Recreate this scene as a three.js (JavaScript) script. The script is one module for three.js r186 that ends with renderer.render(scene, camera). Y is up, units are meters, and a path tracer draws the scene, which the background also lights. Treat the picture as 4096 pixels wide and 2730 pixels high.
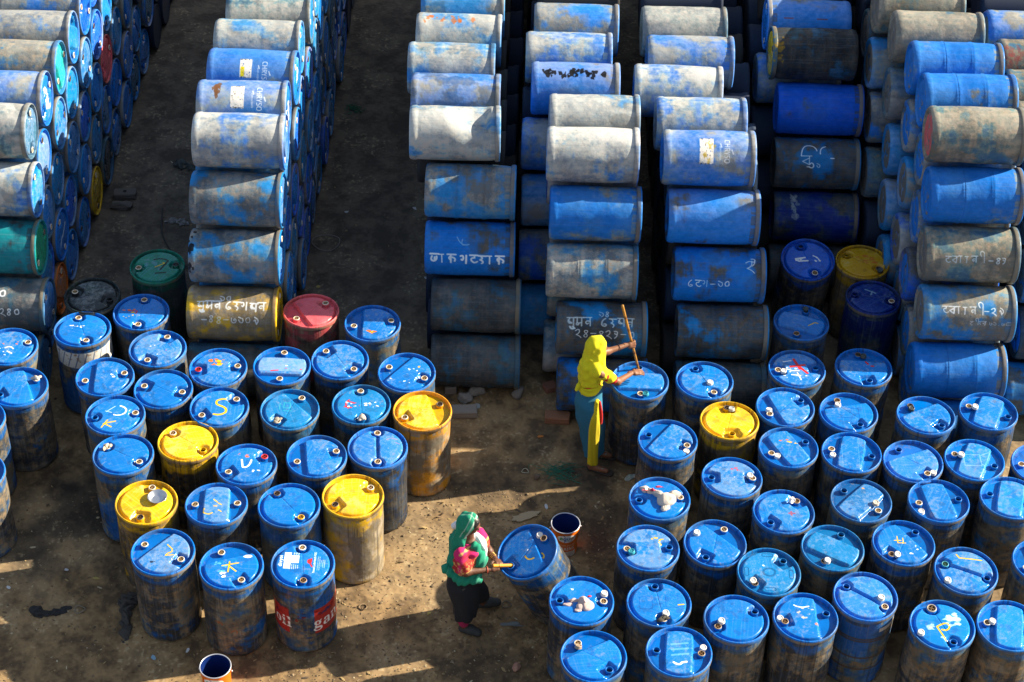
import * as THREE from 'three';
import { mergeGeometries, mergeVertices } from 'three/addons/utils/BufferGeometryUtils.js';

// ------------------------------------------------------------------ camera, sky, sun, exposure
const scene = new THREE.Scene();
const camera = new THREE.PerspectiveCamera(19.34, 1024 / 682, 0.1, 3000);
camera.position.set(0, 14.304, 0);
camera.rotation.order = 'YXZ';
camera.rotation.set(-0.71256, 0, 0.03264);
const SUN = new THREE.Vector3(1, 0.53, -0.255).normalize();
const renderer = new THREE.WebGLRenderer();
renderer.toneMapping = THREE.LinearToneMapping;
renderer.toneMappingExposure = 2.85;
renderer.shadowMap.enabled = true;
{
  const W = 128, H = 64, d = new Float32Array(W * H * 4);
  for (let j = 0; j < H; j++) for (let i = 0; i < W; i++) {
    const up = ((j + 0.5) / H - 0.5) * Math.PI, az = ((i + 0.5) / W - 0.5) * 2 * Math.PI;
    const y = Math.sin(up), x = Math.cos(az) * Math.cos(up), z = Math.sin(az) * Math.cos(up);
    const c = x * SUN.x + y * SUN.y + z * SUN.z, t = Math.max(0, y), h = Math.pow(1 - t, 3), glow = Math.pow(Math.max(0, c), 6) * 0.9;
    const k = y < 0 ? 0.35 : 1, o = (j * W + i) * 4;
    d[o] = (0.47 + 0.45 * h + glow) * k; d[o + 1] = (0.6 + 0.32 * h + glow * 0.9) * k; d[o + 2] = (0.84 + 0.02 * h + glow * 0.74) * k; d[o + 3] = 1;
  }
  const sky = new THREE.DataTexture(d, W, H, THREE.RGBAFormat, THREE.FloatType);
  sky.mapping = THREE.EquirectangularReflectionMapping; sky.magFilter = THREE.LinearFilter; sky.needsUpdate = true;
  scene.background = sky; scene.environment = sky; scene.environmentIntensity = 0.25; scene.backgroundIntensity = 0.25;
}
const sun = new THREE.DirectionalLight(new THREE.Color(1, 0.87, 0.67), 5);
sun.position.copy(SUN).multiplyScalar(40).add(new THREE.Vector3(0, 0, -16));
sun.target.position.set(0, 0, -16);
sun.castShadow = true;
sun.shadow.mapSize.set(4096, 4096);
Object.assign(sun.shadow.camera, { left: -14, right: 14, top: 14, bottom: -14, near: 1, far: 90 });
scene.add(sun, sun.target);

// ------------------------------------------------------------------ helpers
let seed = 20240611;
const rnd = () => { seed = (seed + 0x6d2b79f5) | 0; let t = Math.imul(seed ^ (seed >>> 15), 1 | seed); t = (t + Math.imul(t ^ (t >>> 7), 61 | t)) ^ t; return ((t ^ (t >>> 14)) >>> 0) / 4294967296; };
const rr = (a, b) => a + (b - a) * rnd();
const pick = (a) => a[Math.floor(rnd() * a.length)];
const ss = (a, b, x) => { const t = Math.min(1, Math.max(0, (x - a) / (b - a))); return t * t * (3 - 2 * t); };
const clamp = (x, a = 0, b = 1) => Math.min(b, Math.max(a, x));
const lerp = (a, b, t) => a + (b - a) * t;
const mixc = (a, b, t) => [a[0] + (b[0] - a[0]) * t, a[1] + (b[1] - a[1]) * t, a[2] + (b[2] - a[2]) * t];
const ENC = new Uint8ClampedArray(4097);
for (let i = 0; i <= 4096; i++) { const x = i / 4096; ENC[i] = Math.round(255 * (x <= 0.0031308 ? 12.92 * x : 1.055 * Math.pow(x, 1 / 2.4) - 0.055)); }
const enc = (x) => ENC[Math.min(4096, Math.max(0, Math.round(x * 4096)))];
const css = (c) => `rgb(${enc(c[0])},${enc(c[1])},${enc(c[2])})`;
const used = new Map();
const numbered = (n) => { const k = used.get(n) ?? 0; used.set(n, k + 1); return k ? `${n}_${String(k).padStart(3, '0')}` : n; };
function tag(o, label, category, group) { o.userData = { label, category }; if (group) o.userData.group = group; return o; }
function shade(o) { o.castShadow = o.receiveShadow = true; return o; }
function thing(name, label, category, group) { const g = new THREE.Group(); g.name = numbered(name); tag(g, label, category, group); scene.add(g); return g; }
function part(name, geo, mat, parent) { const m = shade(new THREE.Mesh(geo, mat)); m.name = name; parent.add(m); return m; }
function solo(name, geo, mat, label, category, group) { const m = shade(new THREE.Mesh(geo, mat)); m.name = numbered(name); tag(m, label, category, group); scene.add(m); return m; }
const std = (c, rough = 0.7, more = {}) => new THREE.MeshStandardMaterial({ color: new THREE.Color().setRGB(c[0], c[1], c[2]), roughness: rough, ...more });

// tileable noise fields, looked up with wrap-around
const NS = 512;
function field(fx, fy, oct, gain = 0.5) {
  const out = new Float32Array(NS * NS);
  let amp = 1;
  for (let o = 0; o < oct; o++, amp *= gain, fx *= 2, fy *= 2) {
    const lat = new Float32Array(fx * fy); for (let i = 0; i < lat.length; i++) lat[i] = rnd();
    for (let y = 0; y < NS; y++) {
      const gy = (y / NS) * fy, iy = Math.floor(gy), ty = gy - iy, sy = ty * ty * (3 - 2 * ty), r0 = iy * fx, r1 = ((iy + 1) % fy) * fx;
      for (let x = 0; x < NS; x++) {
        const gx = (x / NS) * fx, ix = Math.floor(gx), tx = gx - ix, sx = tx * tx * (3 - 2 * tx), jx = (ix + 1) % fx;
        const a = lat[r0 + ix] + (lat[r0 + jx] - lat[r0 + ix]) * sx, b = lat[r1 + ix] + (lat[r1 + jx] - lat[r1 + ix]) * sx;
        out[y * NS + x] += amp * (a + (b - a) * sy);
      }
    }
  }
  let m = 0, q = 0; for (const v of out) m += v; m /= out.length; for (const v of out) q += (v - m) ** 2; q = Math.sqrt(q / out.length);
  for (let i = 0; i < out.length; i++) out[i] = clamp(0.5 + (out[i] - m) / q * 0.19);
  return out;
}
const BLOB = field(5, 5, 6, 0.55), FINE = field(24, 24, 4, 0.6), STREAK = field(40, 3, 4, 0.6), GRIT = field(90, 90, 2, 0.7), HAIR = field(128, 2, 2, 0.6);
function at(f, u, v) {
  let x = (u - Math.floor(u)) * NS, y = (v - Math.floor(v)) * NS;
  const ix = x | 0, iy = y | 0; x -= ix; y -= iy;
  const jx = (ix + 1) & 511, jy = (iy + 1) & 511, a = f[(iy & 511) * NS + (ix & 511)], b = f[(iy & 511) * NS + jx], c = f[jy * NS + (ix & 511)], d = f[jy * NS + jx];
  return a + (b - a) * x + (c - a + (a - b - c + d) * x) * y;
}
const near = (f, u, v) => f[(((v - Math.floor(v)) * NS) & 511) * NS + (((u - Math.floor(u)) * NS) & 511)];
function greyTexture(n, fn, repeat = 1) {
  const d = new Uint8Array(n * n * 4);
  for (let y = 0; y < n; y++) for (let x = 0; x < n; x++) { const v = clamp(fn(x / n, y / n)) * 255, o = (y * n + x) * 4; d[o] = d[o + 1] = d[o + 2] = v; d[o + 3] = 255; }
  const t = new THREE.DataTexture(d, n, n); t.wrapS = t.wrapT = THREE.RepeatWrapping; t.magFilter = THREE.LinearFilter; t.repeat.set(repeat, repeat); t.needsUpdate = true;
  return t;
}

// ------------------------------------------------------------------ texture atlases for drums
const RGB = {
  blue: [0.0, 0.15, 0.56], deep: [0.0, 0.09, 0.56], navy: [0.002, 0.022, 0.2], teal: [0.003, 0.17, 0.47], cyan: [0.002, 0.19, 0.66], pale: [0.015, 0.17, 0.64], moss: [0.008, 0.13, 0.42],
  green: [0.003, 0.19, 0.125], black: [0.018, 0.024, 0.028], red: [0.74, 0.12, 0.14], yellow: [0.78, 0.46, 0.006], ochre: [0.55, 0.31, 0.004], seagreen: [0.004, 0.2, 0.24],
  turq: [0.02, 0.42, 0.44], orange: [0.62, 0.15, 0.02], slate: [0.04, 0.11, 0.2], azure: [0.002, 0.19, 0.5], amber: [0.8, 0.33, 0.006], grey: [0.2, 0.2, 0.2], mint: [0.004, 0.24, 0.12],
};
const GRIME = { mud: [[0.036, 0.034, 0.032], [0.22, 0.17, 0.115]], grey: [[0.095, 0.1, 0.105], [0.25, 0.25, 0.245]], light: [[0.15, 0.155, 0.16], [0.4, 0.385, 0.355]], tan: [[0.14, 0.12, 0.09], [0.3, 0.255, 0.19]], tar: [[0.012, 0.012, 0.014], [0.06, 0.055, 0.05]], dark: [[0.04, 0.042, 0.045], [0.1, 0.1, 0.1]] };
class Atlas {
  constructor(cols, rows) { this.cols = cols; this.rows = rows; this.sheets = []; this.n = 0; this.tw = Math.floor(2048 / cols); this.th = Math.floor(2048 / rows); }
  add(fill, draw) {
    const per = this.cols * this.rows, i = this.n % per;
    if (!i) { const c = document.createElement('canvas'); c.width = c.height = 2048; this.sheets.push({ c, x: c.getContext('2d') }); }
    const s = this.sheets.at(-1), cx = (i % this.cols) * this.tw, cy = Math.floor(i / this.cols) * this.th, { tw, th } = this;
    const px = new Uint8ClampedArray(tw * th * 4); fill(px, tw, th);
    s.x.putImageData(new ImageData(px, tw, th), cx, cy);
    if (draw) { s.x.save(); s.x.beginPath(); s.x.rect(cx, cy, tw, th); s.x.clip(); s.x.translate(cx, cy); s.x.lineCap = s.x.lineJoin = 'round'; draw(s.x, tw, th); s.x.restore(); }
    this.n++;
    return { sheet: this.sheets.length - 1, u0: cx / 2048, v0: 1 - (cy + th) / 2048, du: tw / 2048, dv: th / 2048 };
  }
}
const bodies = new Atlas(5, 10), lids = new Atlas(7, 7);
const bumpTex = greyTexture(512, (u, v) => 0.6 * at(BLOB, u * 2, v * 2) + 0.25 * at(FINE, u, v) + 0.15 * at(STREAK, u, v));
const roughTex = greyTexture(512, (u, v) => 0.42 + 0.5 * ss(0.35, 0.65, 0.6 * at(BLOB, u, v) + 0.4 * at(FINE, u, v)));
bumpTex.channel = 1; roughTex.channel = 1;
const bodyMats = [], lidMats = [];
function atlasMat(list, atlas, i, make) {
  if (!list[i]) { const t = new THREE.CanvasTexture(atlas.sheets[i].c); t.colorSpace = THREE.SRGBColorSpace; list[i] = make(t); }
  return list[i];
}
const bodyMat = (i) => atlasMat(bodyMats, bodies, i, (map) => new THREE.MeshPhysicalMaterial({ map, specularIntensity: 0.4, roughness: 0.8, roughnessMap: roughTex, bumpMap: bumpTex, bumpScale: 0.0045 }));
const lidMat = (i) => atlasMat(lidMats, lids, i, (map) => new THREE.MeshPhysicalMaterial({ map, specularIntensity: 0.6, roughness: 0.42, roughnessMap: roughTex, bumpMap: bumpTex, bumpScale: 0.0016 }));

// body: u runs round the drum (0.5 faces +z), v runs up; the top tenth is the ring
function paintBody(o, draw) {
  const { c = 'blue', d = 0.7, g = 'mud', oil = 0.4, dustGlare = 0, collar = 1, scuff = 0.4, dim = 1 } = o, base0 = RGB[c], baseD = base0.map((q) => q * dim), least = collar ? 0.1 : 0.06, [g1, g2] = GRIME[g], a = rnd(), b = rnd(), e = rnd(), t = 1.02 - d + (collar ? 0 : 0.09), warm = base0[0] > base0[2];
  return bodies.add((px, W, H) => {
    for (let y = 0, k = 0; y < H; y++) {
      const v = 1 - (y + 0.5) / H;
      for (let x = 0; x < W; x++, k += 4) {
        const u = (x + 0.5) / W, n1 = at(BLOB, u * 1 + a, v * 0.5 + b), n2 = near(STREAK, u * 1 + b, v * 0.8 + e), n3 = near(FINE, u * 2 + e, v * 1 + a), n4 = near(GRIT, u * 2 + a, v + b), big = at(BLOB, u + e, v * 0.45 + a);
        let dirt = n1 * 0.52 + near(BLOB, u * 2.3 + e, v * 1.2 + b) * 0.3 + n2 * 0.08 + n3 * 0.1;
        dirt = 0.5 + (dirt + 0.12 * (near(STREAK, v * 0.7 + e, u * 1.4 + a) - 0.5) - 0.5) * 2.0;
        let m = ss(t - 0.34, t + 0.26, dirt); m = m * (0.86 + 0.2 * n3);
        if (collar) m *= 1 - 0.75 * ss(0.83, 0.885, v + (n1 - 0.5) * 0.14);
        if (v > 0.88 && v < 0.9) m = Math.max(m, 0.8 * ss(0.3, 0.6, n3)); const lip = v > 0.9 && v < 0.943; if (v > 0.9) m = lip ? 0.4 * ss(0.2, 0.5, n1) + 0.5 : 0.35 * ss(0.5, 0.8, n3) * d;
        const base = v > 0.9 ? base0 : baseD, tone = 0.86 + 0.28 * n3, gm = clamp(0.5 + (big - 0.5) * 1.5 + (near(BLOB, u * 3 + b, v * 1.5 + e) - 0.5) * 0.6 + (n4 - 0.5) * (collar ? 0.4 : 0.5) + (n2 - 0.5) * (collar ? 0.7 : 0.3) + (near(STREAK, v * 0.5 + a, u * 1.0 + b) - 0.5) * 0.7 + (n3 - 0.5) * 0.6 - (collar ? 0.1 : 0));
        m = Math.max(m, least);
        let r = base[0] * tone, gg = base[1] * tone, bb = base[2] * tone;
        const fade = ss(0.5, 0.75, big) * 0.25; r += 0.05 * fade; gg += 0.1 * fade;
        let G = lip ? mixc([0.09, 0.065, 0.045], [0.27, 0.19, 0.12], n1) : mixc(g1, g2, gm);
        const hue = warm ? 0 : 4 * m * (1 - m); r += (G[0] - r) * m; gg += (G[1] - gg) * m; bb += (G[2] - bb) * m; r *= 1 - 0.38 * hue; gg *= 1 + 0.05 * hue; bb *= 1 + 0.15 * hue;
        const up = dustGlare ? dustGlare * (0.5 + 0.5 * Math.cos((u - 0.24) * 2 * Math.PI)) ** 1.5 * (0.08 + 0.92 * ss(0.22, 0.74, n2 * 0.2 + n3 * 0.25 + n1 * 0.6)) : 0;  // dusty film plus the glare of sunlit tops, painted on the upward side
        if (up > 0) { r += (0.58 - r) * up; gg += (0.555 - gg) * up; bb += (0.55 - bb) * up; if (!warm) r *= 1 - 0.25 * up * (1 - up); }
        const s = scuff * (collar ? 1 : 0.6) * ss(0.66, 0.8, near(HAIR, u * 1.5 + b, v * 1.3 + a)) * 0.5; r += (0.2 - r) * s; gg += (0.21 - gg) * s; bb += (0.23 - bb) * s;
        const drip = oil * Math.max((collar ? 1 : 0.12) * ss(0.64, 0.74, near(HAIR, u * 0.8 + e, v * 0.35 + b)) * ss(0.42, 0.6, n1), ss(0.66, 0.76, big) * 0.85); r += (0.02 - r) * drip; gg += (0.019 - gg) * drip; bb += (0.018 - bb) * drip;
        px[k] = enc(r); px[k + 1] = enc(gg); px[k + 2] = enc(bb); px[k + 3] = 255;
      }
    }
  }, draw && ((x, W, Hh) => { x.scale(W / 512, Hh / 256); draw(x, 512, 256); }));
}

// lid relief: 1 on the raised panel, 0 in the sunk parts; bungs sit at x = +-0.195
const BX = 0.195;
function lidPlan(v, x, z) {
  const r = Math.hypot(x, z), ax = Math.abs(x);
  let low = 0;
  if (v === 0) low = ss(0.118, 0.13, ax + 0.1 * r * r);
  else if (v === 1) low = ss(0.11, 0.128, ax) * (1 - ss(0.058 + 0.25 * (ax - 0.12), 0.072 + 0.25 * (ax - 0.12), Math.abs(z)));
  else if (v === 2) low = Math.max(0.8 * (1 - ss(0.006, 0.022, Math.abs(z))), 1 - ss(0.05, 0.07, Math.hypot(ax - BX - 0.012, z)));
  else if (v === 3) low = Math.max(1 - ss(0.046, 0.062, Math.hypot(Math.max(0, BX - 0.01 - ax) + Math.max(0, ax - 0.3), z * 0.92)), 0.08 * (1 - ss(0.002, 0.007, Math.abs(z))));
  else if (v === 4) low = x > 0 ? ss(0.1, 0.113, x + 0.25 * z) * (1 - 0.0) : ss(0.12, 0.132, ax) * (1 - ss(0.06, 0.076, Math.abs(z + 0.01)));
  else low = 1 - ss(0.045, 0.06, Math.hypot(ax - BX, z));
  const seam = v === 1 || v === 4 ? 0.07 * (1 - ss(0.003, 0.009, Math.abs(x * 0.3 + z * (v === 4 ? 1 : -1)))) * (ax < 0.11 ? 1 : 0) : 0;
  return { p: 1 - ss(0.238, 0.252, r), low, seam, r };
}
const DOME = [0.004, 0.003, 0.012, 0.007, 0.003, 0.004];
function lidY(v, x, z) { const { p, low, seam, r } = lidPlan(v, x, z); return 0.9 + p * ((0.031 + DOME[v] * (1 - (r / 0.25) ** 2)) * (1 - Math.max(low * 0.9, seam)) ); }
function paintLid(o, draw) {
  const { c = 'blue', v = 3, w = 0.4, phi = 0 } = o, base = RGB[c], a = rnd(), b = rnd(), e = rnd(), warm = c === 'yellow' || c === 'amber' || c === 'ochre' || c === 'red', greyish = Math.max(0, w - 0.5) * 1.5, worn = warm ? (c === 'red' ? [0.62, 0.24, 0.25] : [0.82, 0.66, 0.2]) : c === 'black' ? [0.13, 0.145, 0.15] : mixc([0.09, 0.27, 0.56], [0.2, 0.26, 0.36], greyish), dirtc = [0.17, 0.15, 0.12];
  return lids.add((px, W, H) => {
    for (let y = 0, k = 0; y < H; y++) for (let x = 0; x < W; x++, k += 4) {
      const X = ((x + 0.5) / W - 0.5) * 0.6, Z = ((y + 0.5) / H - 0.5) * 0.6, { p, low, r } = lidPlan(v, X, Z), U = X * 1.1 + a, V = Z * 1.1 + b;
      const n1 = at(BLOB, U, V), n3 = near(FINE, X * 1.6 + e, Z * 1.6 + a), n4 = near(GRIT, X * 2.2 + b, Z * 2.2 + e), sc = near(HAIR, (X * 0.8 + Z * 0.6) * 0.9 + a, (Z * 0.8 - X * 0.6) * 1.6 + b), big = at(BLOB, X * 0.5 + e, Z * 0.5 + a);
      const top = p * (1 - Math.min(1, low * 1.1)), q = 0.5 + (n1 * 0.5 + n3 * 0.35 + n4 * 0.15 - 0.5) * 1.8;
      let m = top * ss(1.0 - w - 0.16, 1.0 - w + 0.24, q) * (0.45 + 0.5 * w);
      m = Math.max(m, top * (0.15 + w * 0.6) * ss(0.64, 0.74, sc), top * (0.1 + w * 0.5) * ss(0.66, 0.76, near(HAIR, (X * 0.5 - Z * 0.9) * 1.1 + e, (Z * 0.5 + X * 0.9) * 1.4 + a)));
      const edge = p * ss(0.06, 0.5, low) * (1 - ss(0.5, 0.94, low)); m = Math.max(m, edge * (0.15 + 0.6 * w) * ss(0.3, 0.6, n3));
      m = Math.max(m, 0.3 * ss(0.62, 0.7, n4) * ss(0.5, 0.7, big) * top);
      const tone = 0.88 + 0.24 * big + 0.1 * (n3 - 0.5);
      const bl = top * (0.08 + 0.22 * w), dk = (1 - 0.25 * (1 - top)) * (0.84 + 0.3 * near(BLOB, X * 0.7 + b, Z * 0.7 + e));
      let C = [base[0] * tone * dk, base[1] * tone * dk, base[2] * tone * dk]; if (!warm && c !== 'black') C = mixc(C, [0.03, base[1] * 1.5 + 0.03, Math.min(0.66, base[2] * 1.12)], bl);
      C = mixc(C, mixc(worn, [0.42, 0.46, 0.52], warm ? 0 : 0.5 * ss(0.5, 0.72, n3 * 0.5 + n4 * 0.5)), m * (v === 0 ? 0.68 : 0.8)); if (warm) C = mixc(C, c === 'red' ? [0.6, 0.07, 0.09] : [0.55, 0.27, 0.01], 0.7 * ss(0.45, 0.7, big) * (0.5 + n3 * 0.5));
      C = mixc(C, dirtc, 0.5 * ss(0.66, 0.85, n1 * 0.5 + n3 * 0.5) * (0.25 + 0.6 * w) + 0.25 * (r > 0.25 ? ss(0.4, 0.7, n3) : 0));
      C = mixc(C, [0.02, 0.02, 0.02], 0.6 * (1 - ss(0.03, 0.06, Math.hypot(Math.abs(X) - BX, Z + 0.01))) * ss(0.35, 0.7, n3) + 0.25 * ss(0.7, 0.82, at(BLOB, U * 1.7 + e, V * 1.7)));
      px[k] = enc(C[0]); px[k + 1] = enc(C[1]); px[k + 2] = enc(C[2]); px[k + 3] = 255;
    }
  }, draw && ((x, W) => { x.translate(W / 2, W / 2); x.scale(W / 0.6, W / 0.6); x.rotate(phi); draw(x); }));
}

// ------------------------------------------------------------------ drum geometry
const H = 0.94;
function lathe(prof, seg, vmap, fn) {   // prof [r, y]; u = 0.5 faces +z
  const P = [], U = [], U1 = [], I = [], n = prof.length;
  for (let i = 0; i <= seg; i++) for (let j = 0; j < n; j++) {
    const u = i / seg, f = (u - 0.5) * 2 * Math.PI; let [r, y] = prof[j];
    if (fn) [r, y] = fn(r, y, (f));
    P.push(r * Math.sin(f), y, r * Math.cos(f)); U.push(u, vmap ? vmap(prof[j], j, n) : y / H); U1.push(u * 1.8, y);
  }
  for (let i = 0; i < seg; i++) for (let j = 0; j < n - 1; j++) { const a = i * n + j, b = a + n; I.push(a, b, a + 1, b, b + 1, a + 1); }
  const g = new THREE.BufferGeometry();
  g.setAttribute('position', new THREE.Float32BufferAttribute(P, 3)); g.setAttribute('uv', new THREE.Float32BufferAttribute(U, 2)); g.setAttribute('uv1', new THREE.Float32BufferAttribute(U1, 2)); g.setIndex(I);
  g.computeVertexNormals();
  const N = g.attributes.normal;   // close the seam
  for (let j = 0; j < n; j++) { const b = seg * n + j, v = new THREE.Vector3(N.getX(j) + N.getX(b), N.getY(j) + N.getY(b), N.getZ(j) + N.getZ(b)).normalize(); N.setXYZ(j, v.x, v.y, v.z); N.setXYZ(b, v.x, v.y, v.z); }
  return g;
}
const RIM = [[0.273, 0.884], [0.287, 0.886], [0.2915, 0.893], [0.2925, 0.91], [0.2915, 0.926], [0.288, 0.936], [0.282, 0.94], [0.276, 0.937], [0.273, 0.926], [0.2715, 0.898]];
function bodyProfile(hoops) {
  const p = [[0.0, 0.024], [0.12, 0.022], [0.2, 0.026], [0.222, 0.024], [0.236, 0.008], [0.25, 0.002], [0.263, 0.004], [0.274, 0.014], [0.2815, 0.034], [0.2835, 0.055], [0.2835, 0.075], [0.2785, 0.084]];
  for (const y of [0.13, 0.2, 0.27, 0.34, 0.41, 0.48, 0.55, 0.62, 0.69, 0.76, 0.81]) p.push([0.2785 + 0.007 * Math.sin(((y - 0.08) / 0.8) * Math.PI), y]);
  if (hoops) for (const y of [0.335, 0.62]) { p.push([0.2852, y - 0.022], [0.2915, y - 0.008], [0.2915, y + 0.008], [0.2852, y + 0.022]); }
  p.push([0.277, 0.85], [0.2735, 0.872], [0.2725, 0.888]);
  return p.sort((a, b) => a[1] - b[1] || a[0] - b[0]).filter((q, i, s) => !i || q !== s[i - 1]);
}
// keep the base disc in order (it starts at the centre)
const baseFirst = (p) => { const rest = p.filter((q) => q[1] >= 0.03); return [[0.0, 0.024], [0.12, 0.022], [0.2, 0.026], [0.222, 0.024], [0.236, 0.008], [0.25, 0.002], [0.263, 0.004], [0.274, 0.014], ...rest]; };
const dents = (s) => Array.from({ length: 4 }, (_, i) => [0.22 + 0.5 * ((s * 0.37 + i * 0.61) % 1), ((s * 1.7 + i * 2.1) % 6.28) - 3.14, 0.06 + 0.07 * ((s + i * 0.3) % 1), 0.02 + 0.035 * ((s * 0.7 + i * 0.43) % 1)]);
const warp = (s, amt, D = dents(s)) => (r, y, f) => { for (const [dy, df, w, dep] of D) { let q = f - df; q -= 6.2832 * Math.round(q / 6.2832); r *= 1 - dep * Math.exp(-(((y - dy) / w) ** 2) - ((q / (w * 4.5)) ** 2)); }
  const k = y > 0.1 && y < 0.84 ? Math.sin(((y - 0.1) / 0.74) * Math.PI) : 0; return [r * (1 + amt * k * (Math.sin(f * 2 + s) * Math.sin(y * 7 + s * 2) + 0.6 * Math.sin(f * 3 - s * 3 + y * 4))), y]; };
const bodyV = (q, j, n) => Math.min(0.9, q[1] / H), BODY = [], BODYLOW = [];
for (let i = 0; i < 5; i++) { BODY.push(lathe(baseFirst(bodyProfile(false)), 44, bodyV, warp(i * 1.7, 0.006 + 0.002 * i))); BODYLOW.push(lathe(baseFirst(bodyProfile(false)).filter((q, j) => j < 2 || j % 2 === 0 || j > 20), 30, bodyV, warp(i * 2.3, 0.009))); }
const HOOPED = lathe(baseFirst(bodyProfile(true)), 44, bodyV, warp(1, 0.003));
const rimV = (q, j, n) => 0.905 + 0.09 * (j / (n - 1)), RIMG = lathe(RIM, 52, rimV), RIMLOW = lathe(RIM.filter((q, i) => i % 2 === 0 || i === 9), 30, rimV);
function lidGeo(v, seg, rings) {
  const P = [], U = [], U1 = [], I = [], R = 0.2725, rad = [];
  for (let j = 0; j <= rings; j++) { const t = j / rings; rad.push(t < 0.84 ? (t / 0.84) * 0.234 : 0.234 + ((t - 0.84) / 0.16) * (R - 0.234)); }
  for (let j = 0; j <= rings; j++) for (let i = 0; i <= seg; i++) { const f = (i / seg) * 2 * Math.PI, x = rad[j] * Math.cos(f), z = rad[j] * Math.sin(f); P.push(x, lidY(v, x, z), z); U.push(0.5 + x / 0.6, 0.5 - z / 0.6); U1.push(x * 1.1 + 0.5, z * 1.1 + 0.5); }
  const n = seg + 1;
  for (let j = 0; j < rings; j++) for (let i = 0; i < seg; i++) { const a = j * n + i, b = a + n; I.push(a, a + 1, b, a + 1, b + 1, b); }
  const g = new THREE.BufferGeometry();
  g.setAttribute('position', new THREE.Float32BufferAttribute(P, 3)); g.setAttribute('uv', new THREE.Float32BufferAttribute(U, 2)); g.setAttribute('uv1', new THREE.Float32BufferAttribute(U1, 2)); g.setIndex(I); g.computeVertexNormals();
  return g;
}
const LID = [0, 1, 2, 3, 4, 5].map((v) => lidGeo(v, 96, 32)), LIDLOW = [0, 1, 2, 3, 4, 5].map((v) => lidGeo(v, 56, 16));
function tiled(g, t) {
  const o = new THREE.BufferGeometry(); for (const k of ['position', 'normal', 'uv1']) o.setAttribute(k, g.attributes[k]); o.setIndex(g.index);
  const s = g.attributes.uv, u = new Float32Array(s.count * 2), e = 0.004;
  for (let i = 0; i < s.count; i++) { u[2 * i] = t.u0 + t.du * (e + (1 - 2 * e) * s.getX(i)); u[2 * i + 1] = t.v0 + t.dv * (e + (1 - 2 * e) * s.getY(i)); }
  o.setAttribute('uv', new THREE.BufferAttribute(u, 2));
  return o;
}
const simple = (prof, seg, colors) => { const g = new THREE.LatheGeometry(prof.map((q) => new THREE.Vector2(q[0], q[1])), seg); if (colors) paint(g, colors, prof.length); return g; };
function paint(g, colors, n) { const k = g.attributes.position.count, c = new Float32Array(k * 3); for (let i = 0; i < k; i++) c.set(n ? colors[i % n] : colors, i * 3); g.setAttribute('color', new THREE.BufferAttribute(c, 3)); return g; }
const moved = (g, x, y, z) => g.translate(x, y, z);
const flat = (g) => { const o = g.index ? g.toNonIndexed() : g; for (const k of Object.keys(o.attributes)) if (!['position', 'normal', 'color'].includes(k)) o.deleteAttribute(k); return o; };
const NECK = simple([[0.036, -0.002], [0.035, 0.012], [0.037, 0.016], [0.0345, 0.019], [0.036, 0.025], [0.0345, 0.031], [0.031, 0.033], [0.0275, 0.031], [0.0265, 0.002]], 24);
const DARK_DISC = simple([[0, 0.003], [0.027, 0.003]].reverse(), 20);  // black disc painted for the dark, oily inside of an open bung
const rust = [0.28, 0.14, 0.06], pale1 = [1, 1, 1], dk = [0.16, 0.09, 0.05];
const PLUG = mergeGeometries([flat(simple([[0.0325, 0.024], [0.034, 0.031], [0.032, 0.0365], [0.028, 0.0375], [0.0245, 0.036], [0.023, 0.026], [0.021, 0.0235], [0.001, 0.0235]], 24, [pale1, pale1, pale1, pale1, [0.8, 0.7, 0.55], rust, dk, dk])), ...[0, 1].map((i) => flat(paint(new THREE.BoxGeometry(i ? 0.007 : 0.04, 0.009, i ? 0.04 : 0.007).translate(0, 0.028, 0), [0.42, 0.27, 0.13])))]);
const CAPG = simple([[0.0305, 0], [0.0305, 0.004], [0.0285, 0.006], [0.0285, 0.021], [0.0265, 0.025], [0.0215, 0.026], [0.0195, 0.0225], [0.009, 0.0215], [0.0075, 0.0235], [0.0001, 0.0235]], 26);
{ const p = CAPG.attributes.position; for (let i = 0; i < p.count; i++) { const x = p.getX(i), z = p.getZ(i), r = Math.hypot(x, z), y = p.getY(i); if (r > 0.027 && y > 0.005 && y < 0.022) { const s = 1 - 0.03 * (Math.round(Math.atan2(z, x) * 26 / 6.283) & 1); p.setX(i, x * s); p.setZ(i, z * s); } } CAPG.computeVertexNormals(); }
const M = {
  neck: {}, hole: std([0.006, 0.006, 0.007], 0.35), neckDark: std([0.02, 0.03, 0.05], 0.5),
  plug: { p: [0.62, 0.56, 0.46], o: [0.3, 0.22, 0.14], d: [0.1, 0.08, 0.07], k: [0.05, 0.06, 0.07], R: [0.6, 0.03, 0.03], y: [0.75, 0.45, 0.02], W: [0.85, 0.85, 0.83], g: [0.33, 0.31, 0.28], t: [0.05, 0.3, 0.38], r: [0.5, 0.42, 0.3] },
  cap: { w: [0.68, 0.65, 0.6], t: [0.03, 0.28, 0.36], k: [0.04, 0.05, 0.05], g: [0.4, 0.42, 0.42], l: [0.8, 0.78, 0.74], v: [0.55, 0.48, 0.4], b: [0.3, 0.22, 0.15] },
};
for (const k of Object.keys(M.plug)) M.plug[k] = std(M.plug[k], 0.5, { vertexColors: true });
for (const k of Object.keys(M.cap)) M.cap[k] = std(M.cap[k], 0.42);
const neckMat = (c) => (M.neck[c] ??= std(RGB[c].map((x) => x * 0.75), 0.4));

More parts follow.
